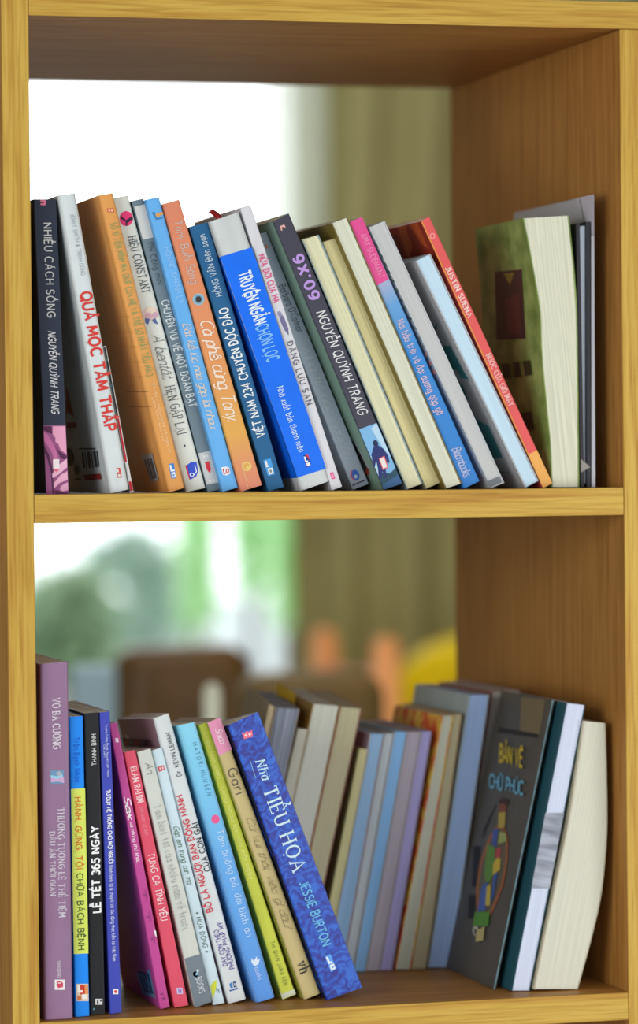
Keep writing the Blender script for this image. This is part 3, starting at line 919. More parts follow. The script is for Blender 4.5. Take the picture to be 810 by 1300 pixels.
b = book('blue grey paperback with pale handwriting title, half hidden by the white book on its left', UP,
         [(321, 300), (447.8, 623.5)], [(338.6, 294), (468.4, 615.6)], 0.036, DT-.015, cover_mat(172, 186, 202), cream, 'up')
letters(b, "Barbara O'Connor", 362, 422, .6, .46, (70, 78, 88), wgt=.11)
letters(b, 'Mùa hè ước nguyện', 440, 583, .52, .52, (196, 204, 212), shear=0.4, script=True, wgt=.08)
print_on(b, 'publisher_mark', [((214, 96, 130), disc(449.6, 603.4, 4.6, 7, rot=-20)), ((54, 110, 206), disc(451.4, 603, 4.6, 7, rot=-20)), ((190, 210, 230), disc(451.6, 605, 2, 2.6)), ((56, 58, 66), [(447, 615.6), (463.4, 608.6), (463.8, 610), (447.4, 617)]), ((206, 140, 110), disc(338, 313, 1.6, 3, rot=-20))])

b = book('charcoal paperback with purple numerals and a standing man pictured at spine foot', UP,
         [(346, 281), (487.4, 622)], [(367, 270.9), (510.8, 614.2)], 0.014, DT, cover_mat(68, 68, 82), cream, 'up', rr=0.001)
# its covers are green: paint the boards as a printed sheet on the left board
print_on(b, 'back_cover_print', [(cover_mat(128, 158, 142), [(316, 291), (345.8, 281.2), (486.9, 621.8), (452, 622.2)]),
                                 ((54, 54, 58), [(446, 561), (450, 561), (468, 595), (464, 597)]), ((170, 176, 178), [(450.4, 561), (452, 561), (469, 594), (467.6, 595)]), ((150, 62, 46), [(463, 596), (468, 594), (470, 601), (466, 604)])], side='left', label='green back cover')
print_on(b, 'emblem', [((226, 176, 166), [(355.4, 287), (361, 285), (362.6, 289), (360.6, 289.6), (360, 287.8), (357.4, 288.8), (358.6, 292.4), (356.8, 293)])])
letters(b, "9X'09", 323, 380, .52, .52, (188, 152, 222), space=1.15, wgt=.24)
letters(b, 'NGUYỄN QUỲNH TRANG', 394, 526, .52, .5, (226, 228, 230), shear=0.2)
g_sky = ink(126, 182, 226)
print_on(b, 'picture', [(g_sky, sp(b, [(.01, 541), (.99, 541), (.99, 617.5), (.01, 617.5)])), ((186, 216, 238), sp(b, [(.6, 545), (.98, 541), (.98, 585), (.8, 572)])), ((186, 216, 238), sp(b, [(.02, 575), (.3, 580), (.45, 600), (.02, 604)])),
                        ((44, 78, 96), sp(b, [(.01, 603), (.3, 598), (.6, 602), (.99, 598), (.99, 617.5), (.01, 617.5)])), ((58, 96, 140), sp(b, [(.01, 612), (.99, 606), (.99, 617.5), (.01, 617.5)])),
                        ((38, 44, 84), disc(476.6, 563, 3.2, 4.4, rot=-15)),
                        ((44, 54, 112), [(474, 567), (480, 565.4), (487, 570), (492, 578), (494.6, 587), (492, 588), (489.4, 583), (489, 594), (491, 606), (487.6, 607.4), (485.4, 598), (484.6, 608), (481, 608), (479.6, 595), (477.4, 584), (476, 592), (473.6, 592), (471.4, 578)]),
                        ((214, 92, 110), [(480.4, 582.4), (487.8, 578.4), (493, 593.4), (485.8, 597)]), ((236, 226, 222), [(481.8, 583), (487, 580.2), (491.4, 592.6), (486.2, 595)])], label='picture of a man in dark clothes against blue sky')

def fore(label, TL, TR, BR, BL, Y, wd, cov, pg, group=UP, shelf='up', ct=0.0007, hard=0.0, Lm=None, Rm=None, far=(0, 0), name='book', farb=0.0):
    return book(label, group, [TL]+(Lm or [])+[BL], [TR]+(Rm or [])+[BR], Y, wd, cov, pg, shelf, spine='back', ct=ct, hard=hard, far=far, farb=farb, rr=0.0015, name=name)
fore('cream page block, right of the charcoal book with a man on its spine',
     (383, 304.4), (404.4, 298), (536.5, 615), (516.6, 622), 0.018, DT, cover_mat(150, 170, 176), page_mat(224, 222, 186))
fore('yellowed paperback showing worn page edges, between two paler page blocks',
     (409, 307.5), (426.5, 302), (560, 613.6), (540.4, 622), 0.019, DT-.005, cover_mat(150, 150, 120), page_mat(216, 206, 152, .75))
fore('tall ivory page block with olive gold cover, left of the pink and blue spine',
     (420.6, 283.5), (441, 275.8), (586.4, 614.6), (565.7, 621.5), 0.012, DT+.01, cover_mat(124, 110, 54), page_mat(218, 220, 200))
b = book('pink topped blue paperback with pale spine title on the upper shelf', UP,
         [(444, 281.6), (589, 620)], [(459.5, 275.4), (609, 610)], 0.014, DT, cover_mat(58, 134, 206), cream, 'up')
pg_ = grad_mat('cover_blue_fading_up', [(0, (50, 126, 204)), (.5, (58, 138, 212)), (.68, (104, 162, 216)), (.77, (170, 178, 206)), (1, (180, 180, 206))], 0, b.h)
b.cover.data.materials.clear()
b.cover.data.materials.append(pg_)
print_on(b, 'title_panel', [(cover_mat(226, 80, 148), [(443.9, 281.7), (459.6, 275.5), (493.4, 354.4), (477.6, 362.8)])], label='pink panel at the head of the spine')
letters(b, 'AMY SUDEMANT', 297, 352, .56, .4, (240, 150, 190))
letters(b, 'Nơi bầu trời và đại dương gặp gỡ', 405, 525, .5, .48, (222, 196, 206))
letters(b, 'Bloombooks', 567, 604, .5, .5, (190, 196, 222), shear=0.3, script=True, wgt=.12)

b = fore('grey white paperback with dark speckled left edge, right of the pink and blue spine',
         (468.8, 288.4), (488.2, 280.4), (640.2, 613.6), (623.6, 620.5), 0.013, DT, cover_mat(200, 204, 208), page_mat(196, 198, 198, .92))
sp_ = []
for i in range(15):
    y = 312+i*11.5+random.uniform(-2, 2)
    x = 478+(y-312)*.448
    sp_.append(((40, 62, 60) if i < 12 else (130, 66, 66), [(x-1, y-3), (x+1.6+random.random()*1.2, y), (x+2.4, y+3), (x+1.2, y+4)]))
print_on(b, 'edge_speckles', sp_, label='dark speckles')
print_on(b, 'foot_label', [((112, 120, 126), [(618.5, 611), (634, 604.5), (637, 612.2), (622.5, 618.4)])])

b = fore('paperback with grey and teal cover and pale blue page edges, left of the red spine',
         (527.6, 331.6), (546.3, 322), (683.8, 611), (666.8, 620), 0.012, DT-.01, cover_mat(176, 178, 182), page_mat(196, 222, 240, .93), ct=0.0009)
for shape in [((52, 128, 136), [(556, 439), (572, 439), (588, 470), (596, 482), (586, 480), (580, 470), (573, 468), (571, 470)]),
                            ((52, 128, 136), [(578, 484), (588, 490), (594, 507), (588, 506)]),
                            ((52, 128, 136), [(598.6, 523), (608, 534), (620.6, 541), (638.4, 581), (624, 581.6)]),
                            ((60, 110, 120), [(541, 408), (545, 414), (549, 410), (551, 416), (556, 409), (553, 421), (545, 421)]), ((134, 150, 156), quad(634, 599, 647, 601, .2))]:
    print_on(b, 'printed_shape', [shape], side='left', label='printed teal or grey shape')
b = book('thin tall red paperback with orange foot leaning over the pale blue page edges', UP,
         [(534.4, 281), (689.6, 620)], [(545.3, 274.6), (701, 613.2)], 0.014, DT, cover_mat(226, 92, 92), cream, 'up')
print_on(b, 'foot_panel', [(cover_mat(236, 172, 88), [(670, 577.4), (681.8, 571.6), (701, 613.2), (689.6, 620)])], label='orange panel at the spine foot')
print_on(b, 'spine_edge', [((226, 146, 70), [(534.4, 281), (535.9, 280.2), (671.6, 576.8), (670, 577.4)])])
print_on(b, 'back_cover_print', [((150, 44, 30), [(488, 292), (534.2, 281.3), (560, 337), (512, 348)]), ((190, 88, 40), [(505, 288), (514, 286), (524, 312), (520, 330), (512, 310)]), ((186, 80, 36), [(520, 285), (530, 283), (545, 316), (536, 310)]), ((116, 24, 26), [(494, 296), (504, 300), (520, 344), (512, 347)])], side='left', label='dark red and orange back cover')
letters(b, 'JUSTIN SUENA', 338, 402, .5, .52, (246, 214, 206), serif=True, wgt=.24)
letters(b, 'NƯỚC CỦA GIÓ MÂY', 449, 515, .52, .5, (244, 206, 200), serif=True, wgt=.2)
print_on(b, 'emblem', [((240, 150, 150), disc(549, 299.6, 3.6, 4)), ((226, 92, 92), disc(549, 299.6, 2, 2.4))])
print_on(b, 'publisher_mark', [((120, 84, 50), disc(686, 592, 1.4, 1.6))])

# old green book with a swollen, bent page block
b = fore('old green cloth book with bent cream page edges standing near the right wall', (664, 277), (722, 273.3), (735.2, 617.8), (700.5, 617.8),
         0.016, 0.108, noise_color(mat('worn_green_cover', rgb(86, 100, 50), 0.6, 0.3), rgb(104, 130, 62), rgb(152, 172, 100), 45, (1, 1, 1), 6), page_mat(222, 222, 200, .8), ct=0.0007, farb=-0.018,
         Lm=[(675, 335), (685, 395), (687.5, 451), (694, 520), (698.5, 570)], Rm=[(728.5, 335), (732.5, 395), (733.6, 451), (734.4, 520), (735, 570)])
gl = b
print_bent(b, 'cover_print', [((74, 46, 44), [(629, 345), (663, 342), (668, 430), (631, 431)]), ((98, 54, 50), [(641, 380), (659, 372), (663, 424), (645, 424)]), ((132, 120, 52), [(640, 347), (654, 346), (649, 361), (648, 361)]),
                              ((66, 68, 40), [(627, 463), (634, 462), (637, 480), (630, 481)]), ((66, 68, 40), [(638, 462), (647, 461), (650, 479), (641, 480)]), ((62, 62, 38), [(652, 460), (660, 459), (663, 478), (655, 479)]), ((62, 62, 38), [(665, 459), (674, 457), (677, 476), (668, 477)]),
                              ((70, 72, 44), [(662, 525), (676, 522), (680, 545), (664, 546)])], label='faded picture and dark lettering')
b = fore('narrow black hardcover with grey page edges beside the old green book', (731.5, 283.5), (748.8, 281), (749.8, 618), (737.2, 618), 0.018, DT, mat('black_cloth', rgb(30, 30, 40), 0.55, 0.4), page_mat(190, 200, 214), ct=0.0026, hard=0.0022)
print_on(b, 'tape_corner', [((146, 142, 136), [(737.2, 582.5), (749.5, 593), (737.2, 600)])], label='translucent grey tape triangle')
b = book('tall book in a grey plastic sleeve standing nearest the right wall on the upper shelf', UP,
         [(750.2, 248.4), (750.8, 618)], [(754.4, 247), (756.2, 618)], 0.020, 0.165, mat('grey_plastic_sleeve', rgb(176, 178, 190), 0.3, 0.5), None, 'up', rr=0.0004, ct=0.0009)
print_on(b, 'sleeve_fold', [((196, 192, 206), [(731, 252), (753, 247.2), (753, 300), (748, 300)]), ((150, 154, 152), [(735, 253), (737, 252.4), (748, 300), (744, 300)])], side='left', label='pale folded edge of the sleeve')

# ===== lower shelf, front row, left to right
def front(label, TL, TR, BR, BL, Y, cov, wd=0.118, pg=cream, rr=0.001, far=None, **k):
    if far is None:          # leaning books sag a little towards the back
        far = (0, -.008) if BL[0]-TL[0] > 30 else (0, 0)
    return book(label, FR, [TL, BL], [TR, BR], Y, wd, cov, pg, 'low', rr=rr, far=far, **k)
b = front('tall thick mauve paperback standing against the left post on the lower shelf', (51, 843), (86.7, 840.4), (93, 1293), (56.9, 1295), 0.008, cover_mat(150, 116, 150), rr=0.002)
letters(b, 'VÕ BÁ CƯỜNG', 886, 951, .54, .26, (232, 226, 234), serif=True, wgt=.18)
print_on(b, 'emblem', [((110, 150, 186), quad(64.2, 978, 81, 995)), ((204, 166, 206), [(64.4, 987), (74, 988), (81, 986), (81.5, 994), (73, 992), (64.6, 993)]), ((150, 206, 230), [(64.3, 984), (72, 985.4), (79, 983), (80, 986), (72, 989), (64.4, 987)]), ((170, 176, 186), disc(75, 982, 3.6, 2.8))])
letters(b, 'THƯƠNG TƯỚNG LÊ THẾ TIỆM', 1026, 1165, .66, .22, (222, 216, 226), serif=True, wgt=.17)
letters(b, 'DẤU ẤN THỜI GIAN', 1055, 1137, .34, .19, (222, 216, 226), serif=True, wgt=.17)
letters(b, 'NXBQĐND', 1220, 1241, .52, .1, (226, 220, 230))
print_on(b, 'publisher_mark', [((238, 232, 234), quad(69.4, 1243.6, 82.2, 1256.6)), ((206, 76, 96), [(72, 1246), (77, 1245.4), (80, 1248), (80, 1253), (74, 1254.4), (71.8, 1251)]), ((238, 232, 234), [(73.6, 1247.4), (77.4, 1247), (77.4, 1248.4), (73.6, 1248.6)])])
b = front('slim bright blue paperback with a lime yellow middle band', (87.6, 910), (105.4, 909), (113.9, 1291), (95.4, 1292.5), 0.014, cover_mat(28, 140, 246))
print_on(b, 'title_band', [(cover_mat(216, 230, 102), [(90.1, 1001.6), (108, 1000.8), (112.2, 1210.3), (93.7, 1211.2)])], label='lime yellow band')
letters(b, 'Trần Bạch Nhân', 936, 993, .5, .36, (22, 86, 196), offset=-0.008)
letters(b, 'HÀNH, GỪNG, TỎI', 1012, 1104, .5, .42, (214, 104, 44), offset=0.002)
letters(b, 'CHỮA BÁCH BỆNH', 1109, 1207, .52, .42, (58, 84, 50))
print_on(b, 'publisher_mark', [((226, 206, 180), quad(96.6, 1249, 112, 1270.8, .03)), ((206, 60, 44), quad(101.6, 1250.5, 107.4, 1263, .03)), ((226, 150, 92), quad(107.4, 1250, 111.6, 1262, .03)), ((242, 238, 230), [(98, 1251), (101, 1251), (101.4, 1257), (105, 1257), (105, 1260), (98.2, 1260)]), ((242, 238, 230), quad(104, 1262, 109.6, 1268, .03)), ((206, 122, 70), quad(98, 1264, 103, 1269.6, .03))])
b = front('black paperback with white spine title reading upward on the lower shelf', (106.7, 905.6), (125.8, 904), (133.7, 1288.6), (114.6, 1290.5), 0.017, cover_mat(33, 35, 38))
letters(b, 'THANH BÌNH', 932, 972, .6, .28, (226, 226, 226), up=True)
letters(b, 'LỄ TẾT 365 NGÀY', 1049, 1160, .56, .5, (240, 240, 240), up=True, wgt=.24)
print_on(b, 'publisher_mark', [((214, 214, 214), quad(121, 1268, 130, 1275.4)), ((40, 40, 44), quad(123, 1270, 125, 1274)), ((40, 40, 44), quad(127, 1269.4, 129, 1271.4)), ((80, 140, 150), disc(119, 1281, 1, 1.4))])
b = front('thin royal blue paperback with white spine lettering beside the black book', (126.2, 904.8), (139.6, 903), (155, 1286.6), (140, 1289), 0.018, cover_mat(66, 76, 182))
letters(b, 'Trương Cường Phước, Nguyễn Cảm Thanh', 920, 986, .6, .2, (206, 214, 240))
letters(b, '(Chủ biên)', 944, 961, .34, .18, (206, 214, 240))
letters(b, 'TƯ DUY HỆ THỐNG CHO MỌI NGƯỜI', 1003, 1097, .54, .36, (238, 240, 246), wgt=.22)
letters(b, 'Hành trình từ lý thuyết tới tác động thực tiễn tại Việt Nam', 1099, 1221, .52, .3, (220, 226, 244))
print_on(b, 'publisher_mark', [((240, 236, 238), quad(143.4, 1255.4, 150.2, 1262.2)), ((214, 66, 80), disc(146.8, 1258.8, 2, 2))])

b = front('thin magenta paperback with white script title, first leaning book of the lower front row', (138.6, 919.4), (149, 917), (216, 1280), (203.3, 1283), 0.028, cover_mat(196, 76, 150))
letters(b, 'Sex', 1010, 1042, .5, .66, (246, 232, 240), shear=0.4, script=True, wgt=.16)
letters(b, 'và những thứ khác', 1044, 1096, .5, .4, (240, 206, 226), shear=0.3, script=True, wgt=.16)
letters(b, 'T T T', 1130, 1200, .5, .3, (150, 60, 124))
letters(b, 'v h', 1262, 1271, .5, .4, (120, 50, 104))
print_on(b, 'emblem', [((242, 214, 232), quad(146, 937, 150, 942.4, .15)), ((240, 236, 238), [(195.4, 1180), (198, 1182), (199, 1190), (196.4, 1187)])])
print_on(b, 'barcode_sticker', [((112, 160, 190), [(171, 1227), (190.6, 1232), (197.6, 1267.6), (181.6, 1262)]), ((40, 76, 104), [(175, 1232), (189, 1236), (195, 1262), (183.6, 1258)]), ((98, 146, 178), [(177.4, 1234.6), (187.4, 1237.4), (192, 1258.6), (185, 1256)]),
                                ((40, 76, 104), [(180, 1236), (182, 1236.6), (188, 1256), (186.8, 1255.6)]), ((40, 76, 104), [(184, 1237), (185.4, 1237.4), (190.4, 1257), (189.4, 1256.6)])], side='left', label='pale blue barcode sticker')
b = front('coral red paperback with white spine lettering beside the thin magenta one', (157.2, 955.5), (172, 952), (239.6, 1277), (221.5, 1280.5), 0.031, cover_mat(224, 84, 108))
letters(b, 'ELAM RAHIM', 973, 1019, .54, .48, (248, 214, 216), serif=True, wgt=.24)
letters(b, 'biên soạn và dịch', 1024, 1060, .52, .3, (240, 150, 166))
letters(b, 'TỤNG CA TÌNH YÊU', 1083, 1169, .52, .5, (246, 224, 226))
print_on(b, 'publisher_mark', [((206, 196, 232), quad(224, 1254, 231.6, 1262, .1)), ((150, 110, 190), quad(226, 1255.4, 227.4, 1260.6, .1)), ((150, 110, 190), quad(228.6, 1255.4, 230, 1260.6, .1))])
b = front('pale grey paperback with thin grey lettering and a slate grey foot', (174.4, 955), (191.6, 950), (268.5, 1271.6), (247.6, 1279.5), 0.031, cover_mat(208, 212, 204))
print_on(b, 'foot_panel', [(cover_mat(118, 130, 140), [(234.2, 1217), (254.6, 1211), (268.5, 1271.6), (247.6, 1279.4)])], label='slate grey panel at the spine foot')
letters(b, 'An', 968, 983, .58, .48, (134, 136, 132), shear=0.3, script=True, wgt=.08)
letters(b, 'Tạm biệt tôi của nhiều năm về trước', 1022, 1181, .52, .44, (158, 160, 154), serif=True, wgt=.09)
print_on(b, 'emblem', [((110, 180, 222), disc(248, 1237, 3, 4, rot=-20)), ((232, 238, 242), disc(251, 1232, 1.5, 1.6)), ((150, 200, 230), disc(250, 1236, 1.4, 2.4, rot=30))])
letters(b, 'BOOKS', 1242, 1262, .58, .34, (216, 224, 230))
b = front('slim ice blue paperback with green script and a yellow leaf at its foot', (192.4, 953), (205.8, 949), (285.6, 1274), (270.7, 1277), 0.034, cover_mat(206, 226, 236))
print_on(b, 'emblem', [((214, 80, 90), [(199.6, 974), (207.6, 971), (209.4, 977), (202, 980)]), ((230, 200, 206), [(202, 974.6), (204, 974), (205, 977), (203, 977.8)]), ((230, 200, 206), [(205.4, 973.4), (207, 973), (208, 976), (206, 976.8)])])
letters(b, 'Góp em trong cơn mơ', 1049, 1124, .52, .46, (96, 128, 104), shear=0.35, script=True, wgt=.11)
letters(b, '* MÙA ĐÔNG *', 1158, 1210, .52, .4, (84, 104, 92), offset=-0.004)
print_on(b, 'publisher_mark', [((206, 216, 70), [(267.4, 1251.4), (271.4, 1246), (275, 1243.6), (274.4, 1254), (270.8, 1268), (269, 1262)]), ((96, 112, 122), quad(274.4, 1254, 275.2, 1260, .15)), ((96, 112, 122), quad(277, 1256, 277.8, 1260.4, .15)), ((96, 112, 122), quad(275, 1256, 277.6, 1256.8))])
b = front('thick white paperback with red and black title reading upward, taller than its neighbours', (195, 912), (215, 905.5), (312.8, 1269), (289.9, 1275.5), 0.036, cover_mat(214, 220, 222), pg=page_mat(206, 200, 186), rr=0.002)
letters(b, 'Dr. KEVIN LEMAN', 931, 986, .6, .26, (74, 78, 84), up=True)
letters(b, 'BỐ LÀ NGƯỜI BẠN ĐỒNG HÀNH', 1008, 1157, .3, .34, (208, 66, 80), up=True, offset=0.01)
letters(b, 'CỦA CON GÁI', 1046, 1108, .76, .32, (56, 58, 60), up=True, offset=0.006)
letters(b, 'DẠY CON THEO', 1180, 1226, .36, .25, (96, 76, 160), up=True, offset=0.004)
letters(b, 'PHƯƠNG PHÁP MỸ', 1172, 1232, .68, .25, (96, 76, 160), up=True, offset=0.004)
print_on(b, 'publisher_mark', [((70, 130, 196), [(291, 1249), (294.6, 1246.4), (295.6, 1254), (292.6, 1254.4)]), ((44, 70, 130), [(295.6, 1246.4), (299, 1246), (300.4, 1253), (296.8, 1253.6)]), ((206, 214, 220), quad(296.8, 1248, 298.2, 1251.6, .15)), ((70, 100, 170), [(291, 1257), (301.6, 1253.6), (302, 1255.4), (291.6, 1258.8)])])
print_board(b, 'back_cover_print', cover_mat(160, 132, 142), .001, .999, .0022, .1178, 'mauve grey back cover')
print_bent(b, 'square_strip', [((112, 84, 100), [(146, 936.5), (192, 939), (195, 948.5), (148, 946.5)])]+[((176, 92, 66), quad(159.6, 941, 164, 945.6)), ((176, 92, 66), quad(171.6, 941, 176, 946)), ((120, 130, 112), quad(165, 940.6, 170, 945.6)), ((54, 40, 62), quad(184, 940.6, 189, 946.6))], label='strip of small coloured squares')
b = front('light blue paperback with white spine title and a pink dot', (226, 921), (248.5, 916.5), (349.6, 1267.6), (325.6, 1275), 0.034, cover_mat(108, 170, 232), rr=0.003)
gm = grad_mat('cover_sky_gradient', [(0, (92, 150, 228)), (.5, (106, 174, 236)), (.75, (126, 200, 238)), (1, (138, 212, 238))], 0, b.h)
b.cover.data.materials.clear()
b.cover.data.materials.append(gm)
letters(b, 'HATORI NUUSEN', 943, 1010, .62, .24, (84, 132, 160), space=1.5, offset=-0.006)
print_on(b, 'emblem', [((236, 92, 152), disc(273.4, 1040, 5.2, 5.6))])
letters(b, 'Tâm buông bỏ, đời bình an', 1054, 1190, .6, .36, (196, 222, 246), offset=-0.004)
print_on(b, 'publisher_mark', [((222, 234, 248), [(319, 1221), (319.6, 1216), (322, 1220), (326, 1214), (326.6, 1219), (330, 1217), (328, 1224), (323, 1227)])])
letters(b, 'books', 1229, 1245, .5, .24, (190, 214, 246))
b = front('slim lime yellow paperback with worn white foot between light blue and beige books', (251.6, 920.5), (262.2, 917), (375.5, 1261.6), (358.6, 1268.5), 0.042, cover_mat(200, 206, 76))
letters(b, 'Luôn làm bạn - cùng nhau lớn lên mỗi ngày', 930, 1115, .52, .42, (226, 228, 130), offset=-0.004)
letters(b, 'THI GIAN JANA KEN', 1194, 1250, .54, .3, (128, 138, 70), space=1.2)
print_on(b, 'worn_foot', [((206, 208, 188), [(355.2, 1258), (357.6, 1262), (373.4, 1255.6), (375.5, 1261.6), (358.6, 1268.4)])])
b = front('beige paperback with pink spine head and handwritten title, left of the patterned blue book', (263.4, 917.3), (279.4, 911), (407, 1261.6), (386.4, 1270), 0.037, cover_mat(200, 182, 128), pg=page_mat(190, 176, 150), rr=0.0015)
print_on(b, 'head_panel', [(cover_mat(224, 146, 178), [(263.4, 917.3), (279.4, 911), (294.6, 952), (278, 959)])], label='pink panel at the spine head')
print_board(b, 'back_cover_print', cover_mat(176, 176, 74), .001, .999, .0016, .1178, 'yellow green back cover')
letters(b, 'Spica', 925, 945, .58, .46, (240, 214, 226), shear=0.4, script=True, wgt=.12)
letters(b, 'Gari', 975, 1007, .52, .6, (92, 88, 76), wgt=.11)
letters(b, 'Cứ vui thôi, việc gì đâu!', 1038, 1181, .54, .44, (134, 120, 84), shear=0.45, script=True, wgt=.06)
letters(b, 'vh', 1221, 1236, .6, .62, (54, 52, 52), serif=True, wgt=.2)

# patterned blue book
pat = mat('cover_blue_pattern', rgb(34, 72, 172), 0.38, 0.4)
n_ = pat.node_tree.nodes
l_ = pat.node_tree.links
t_ = n_.new('ShaderNodeTexCoord')
nz = n_.new('ShaderNodeTexNoise')
nz.inputs['Scale'].default_value = 55
nz.inputs['Detail'].default_value = 3
nz.inputs['Distortion'].default_value = 2.6
vo = n_.new('ShaderNodeTexWave')
vo.wave_type = 'RINGS'
vo.inputs['Scale'].default_value = 40
vo.inputs['Distortion'].default_value = 16
vo.inputs['Detail'].default_value = 3
vo.inputs['Detail Scale'].default_value = 2.2
ad = n_.new('ShaderNodeMath')
ad.operation = 'MULTIPLY_ADD'
ad.inputs[1].default_value = 0.35
l_.new(t_.outputs['Object'], nz.inputs['Vector'])
l_.new(t_.outputs['Object'], vo.inputs['Vector'])
l_.new(vo.outputs['Fac'], ad.inputs[0])
l_.new(nz.outputs['Fac'], ad.inputs[2])
cr = n_.new('ShaderNodeValToRGB')
cr.color_ramp.elements[0].position = 0.42
cr.color_ramp.elements[0].color = rgb(34, 44, 140)
cr.color_ramp.elements[1].position = 0.95
cr.color_ramp.elements[1].color = rgb(44, 104, 206)
e_ = cr.color_ramp.elements.new(0.66)
e_.color = rgb(30, 70, 180)
l_.new(ad.outputs[0], cr.inputs[0])
l_.new(cr.outputs[0], n_['Principled BSDF'].inputs['Base Color'])
b = front('thick royal blue patterned paperback with large pale title, rightmost of the front row', (289.5, 920.5), (328, 903.6), (460.2, 1255), (415, 1271.5), 0.030, pat, rr=0.001, far=(0, -.015))
print_on(b, 'emblem', [((232, 112, 140), [(306.6, 929.4), (310, 930.6), (313, 928), (316, 929), (320, 926.4), (321, 935), (310, 938.6)]), ((246, 214, 216), disc(312, 933.6, 1.7, 1.7)), ((246, 214, 216), disc(317, 932, 1.7, 1.7))])
letters(b, 'Nhà', 964, 991, .53, .27, (196, 226, 240), shear=0.2, serif=True, wgt=.15)
print_on(b, 'title_rules', [((150, 196, 230), [(317, 965), (317.6, 964.8), (325, 988), (324.4, 988.2)]), ((150, 196, 230), [(331.6, 962), (332.2, 961.8), (340, 984), (339.4, 984.2)])])
letters(b, 'TIỂU HỌA', 1000, 1106, .52, .4, (206, 232, 242), serif=True, wgt=.16)
letters(b, 'JESSIE BURTON', 1119, 1201, .5, .24, (112, 186, 232), wgt=.17)
print_on(b, 'publisher_mark', [((96, 160, 240), [(412.4, 1214), (419.6, 1211), (427, 1230), (419.8, 1234)]), ((236, 242, 248), [(413.6, 1215.4), (416, 1214.4), (418.6, 1221), (421, 1220), (421.8, 1222), (417.4, 1224)]), ((236, 242, 248), [(418.4, 1225.4), (423.4, 1223), (426, 1229.6), (420.6, 1232.2)]), ((96, 160, 240), [(421, 1227), (423, 1226), (424, 1228.4), (422, 1229.4)])])
print_board(b, 'back_cover_print', cover_mat(30, 34, 62), .001, .999, .0012, .1178, 'dark navy back cover')

# ===== lower shelf, back row leaning right, page edges outward
YB = 0.150
def back(label, TL, TR, BR, BL, cov, pg, wd=0.125, Y=YB, ct=0.0006, far=(0, 0), **k):
    return fore(label, TL, TR, BR, BL, Y, wd, cov, pg, BK, 'low', ct=ct, far=far, **k)
back('thin brown covered book at the left end of the back row', (341, 894), (349.2, 897), (279.6, 1229), (271, 1228), cover_mat(140, 120, 92), page_mat(190, 174, 140), far=(.016, .004))
back('stack bound grey magazine with streaked page edges in the back row', (349.8, 898), (380.4, 900), (310, 1228.5), (280.4, 1227.5), cover_mat(150, 130, 104), page_mat(160, 168, 184, .35), far=(.016, .004), name='magazine')
back('short cream paperback tucked between the grey magazine and tall cream books', (378, 925), (393.6, 926), (324, 1228.6), (308, 1228), cover_mat(150, 150, 130), page_mat(196, 194, 178), 0.11)
bk = back('tall cream page block with a yellow brown cover in the back row', (397.4, 893.5), (431, 896), (360.4, 1228.6), (326, 1227.6), cover_mat(160, 126, 60), page_mat(206, 208, 194), 0.13, far=(.01, .004))
print_on(bk, 'cover_print', [((226, 194, 40), [(352, 866), (376, 880), (374, 900), (350, 890)])], side='left', label='yellow patch at the back of the cover')
back('tall yellowed page block with dull red cover edges in the back row', (432, 897), (459.2, 899.5), (387.6, 1228.6), (361, 1227.8), cover_mat(150, 84, 70), page_mat(188, 182, 148), 0.13, far=(.012, .004))
back('thin yellow cream book with dark olive cover in the back row', (456, 950), (469, 951), (413.4, 1228.6), (400, 1228), cover_mat(150, 150, 98), page_mat(202, 196, 146), 0.11)
back('pale blue page block with mauve cover beside the thin olive book in the back row', (470, 931), (487.6, 931.6), (433.8, 1228.4), (414.6, 1228), cover_mat(176, 156, 166), page_mat(146, 182, 216), 0.12)
back('narrow greyish white book between two pale blue page blocks in the back row', (488.4, 931), (500, 931), (448, 1228), (434.6, 1228), cover_mat(150, 150, 150), page_mat(182, 192, 198), 0.12)
back('sky blue page block in the middle of the back row', (500.8, 928.5), (517, 929), (464, 1228), (448.8, 1228), cover_mat(160, 164, 170), page_mat(134, 182, 228), 0.12)
back('greyish mauve page block left of the lavender one in the back row', (517.8, 929), (534.6, 929), (481.4, 1228), (464.8, 1228), cover_mat(170, 160, 160), page_mat(172, 164, 178), 0.12)
back('lavender page block beside the orange patterned book in the back row', (535.3, 928.6), (548.2, 928.4), (497.6, 1228), (482.2, 1228), cover_mat(160, 150, 180), page_mat(166, 160, 208), 0.12)
fl = noise_color(mat('orange_floral_cover', rgb(190, 110, 40), 0.5, 0.3), rgb(226, 84, 44), rgb(240, 200, 80), 62, (1, 1, 1), 2, .42, .58)
back('cream book with an orange and red patterned cover in the back row', (561.8, 908.6), (575.4, 908.4), (521, 1227.4), (501.6, 1227.4), fl, page_mat(194, 196, 178), 0.122)
back('tan cream book between the orange patterned and grey covers in the back row', (576.2, 907), (587, 906), (541.2, 1225.6), (521.8, 1226), cover_mat(166, 136, 92), page_mat(184, 176, 144), 0.122)
back('tall pale blue page block with grey cover near the dark illustrated book', (596, 882), (621, 882), (571.6, 1225), (543.4, 1225), cover_mat(166, 180, 182), page_mat(158, 184, 226), 0.135)
back('tall lavender grey book with a dull red cover edge behind the dark illustrated book', (624, 879), (661, 876), (612, 1224), (574, 1224), cover_mat(146, 76, 66), page_mat(186, 180, 176), 0.13, Y=0.166)

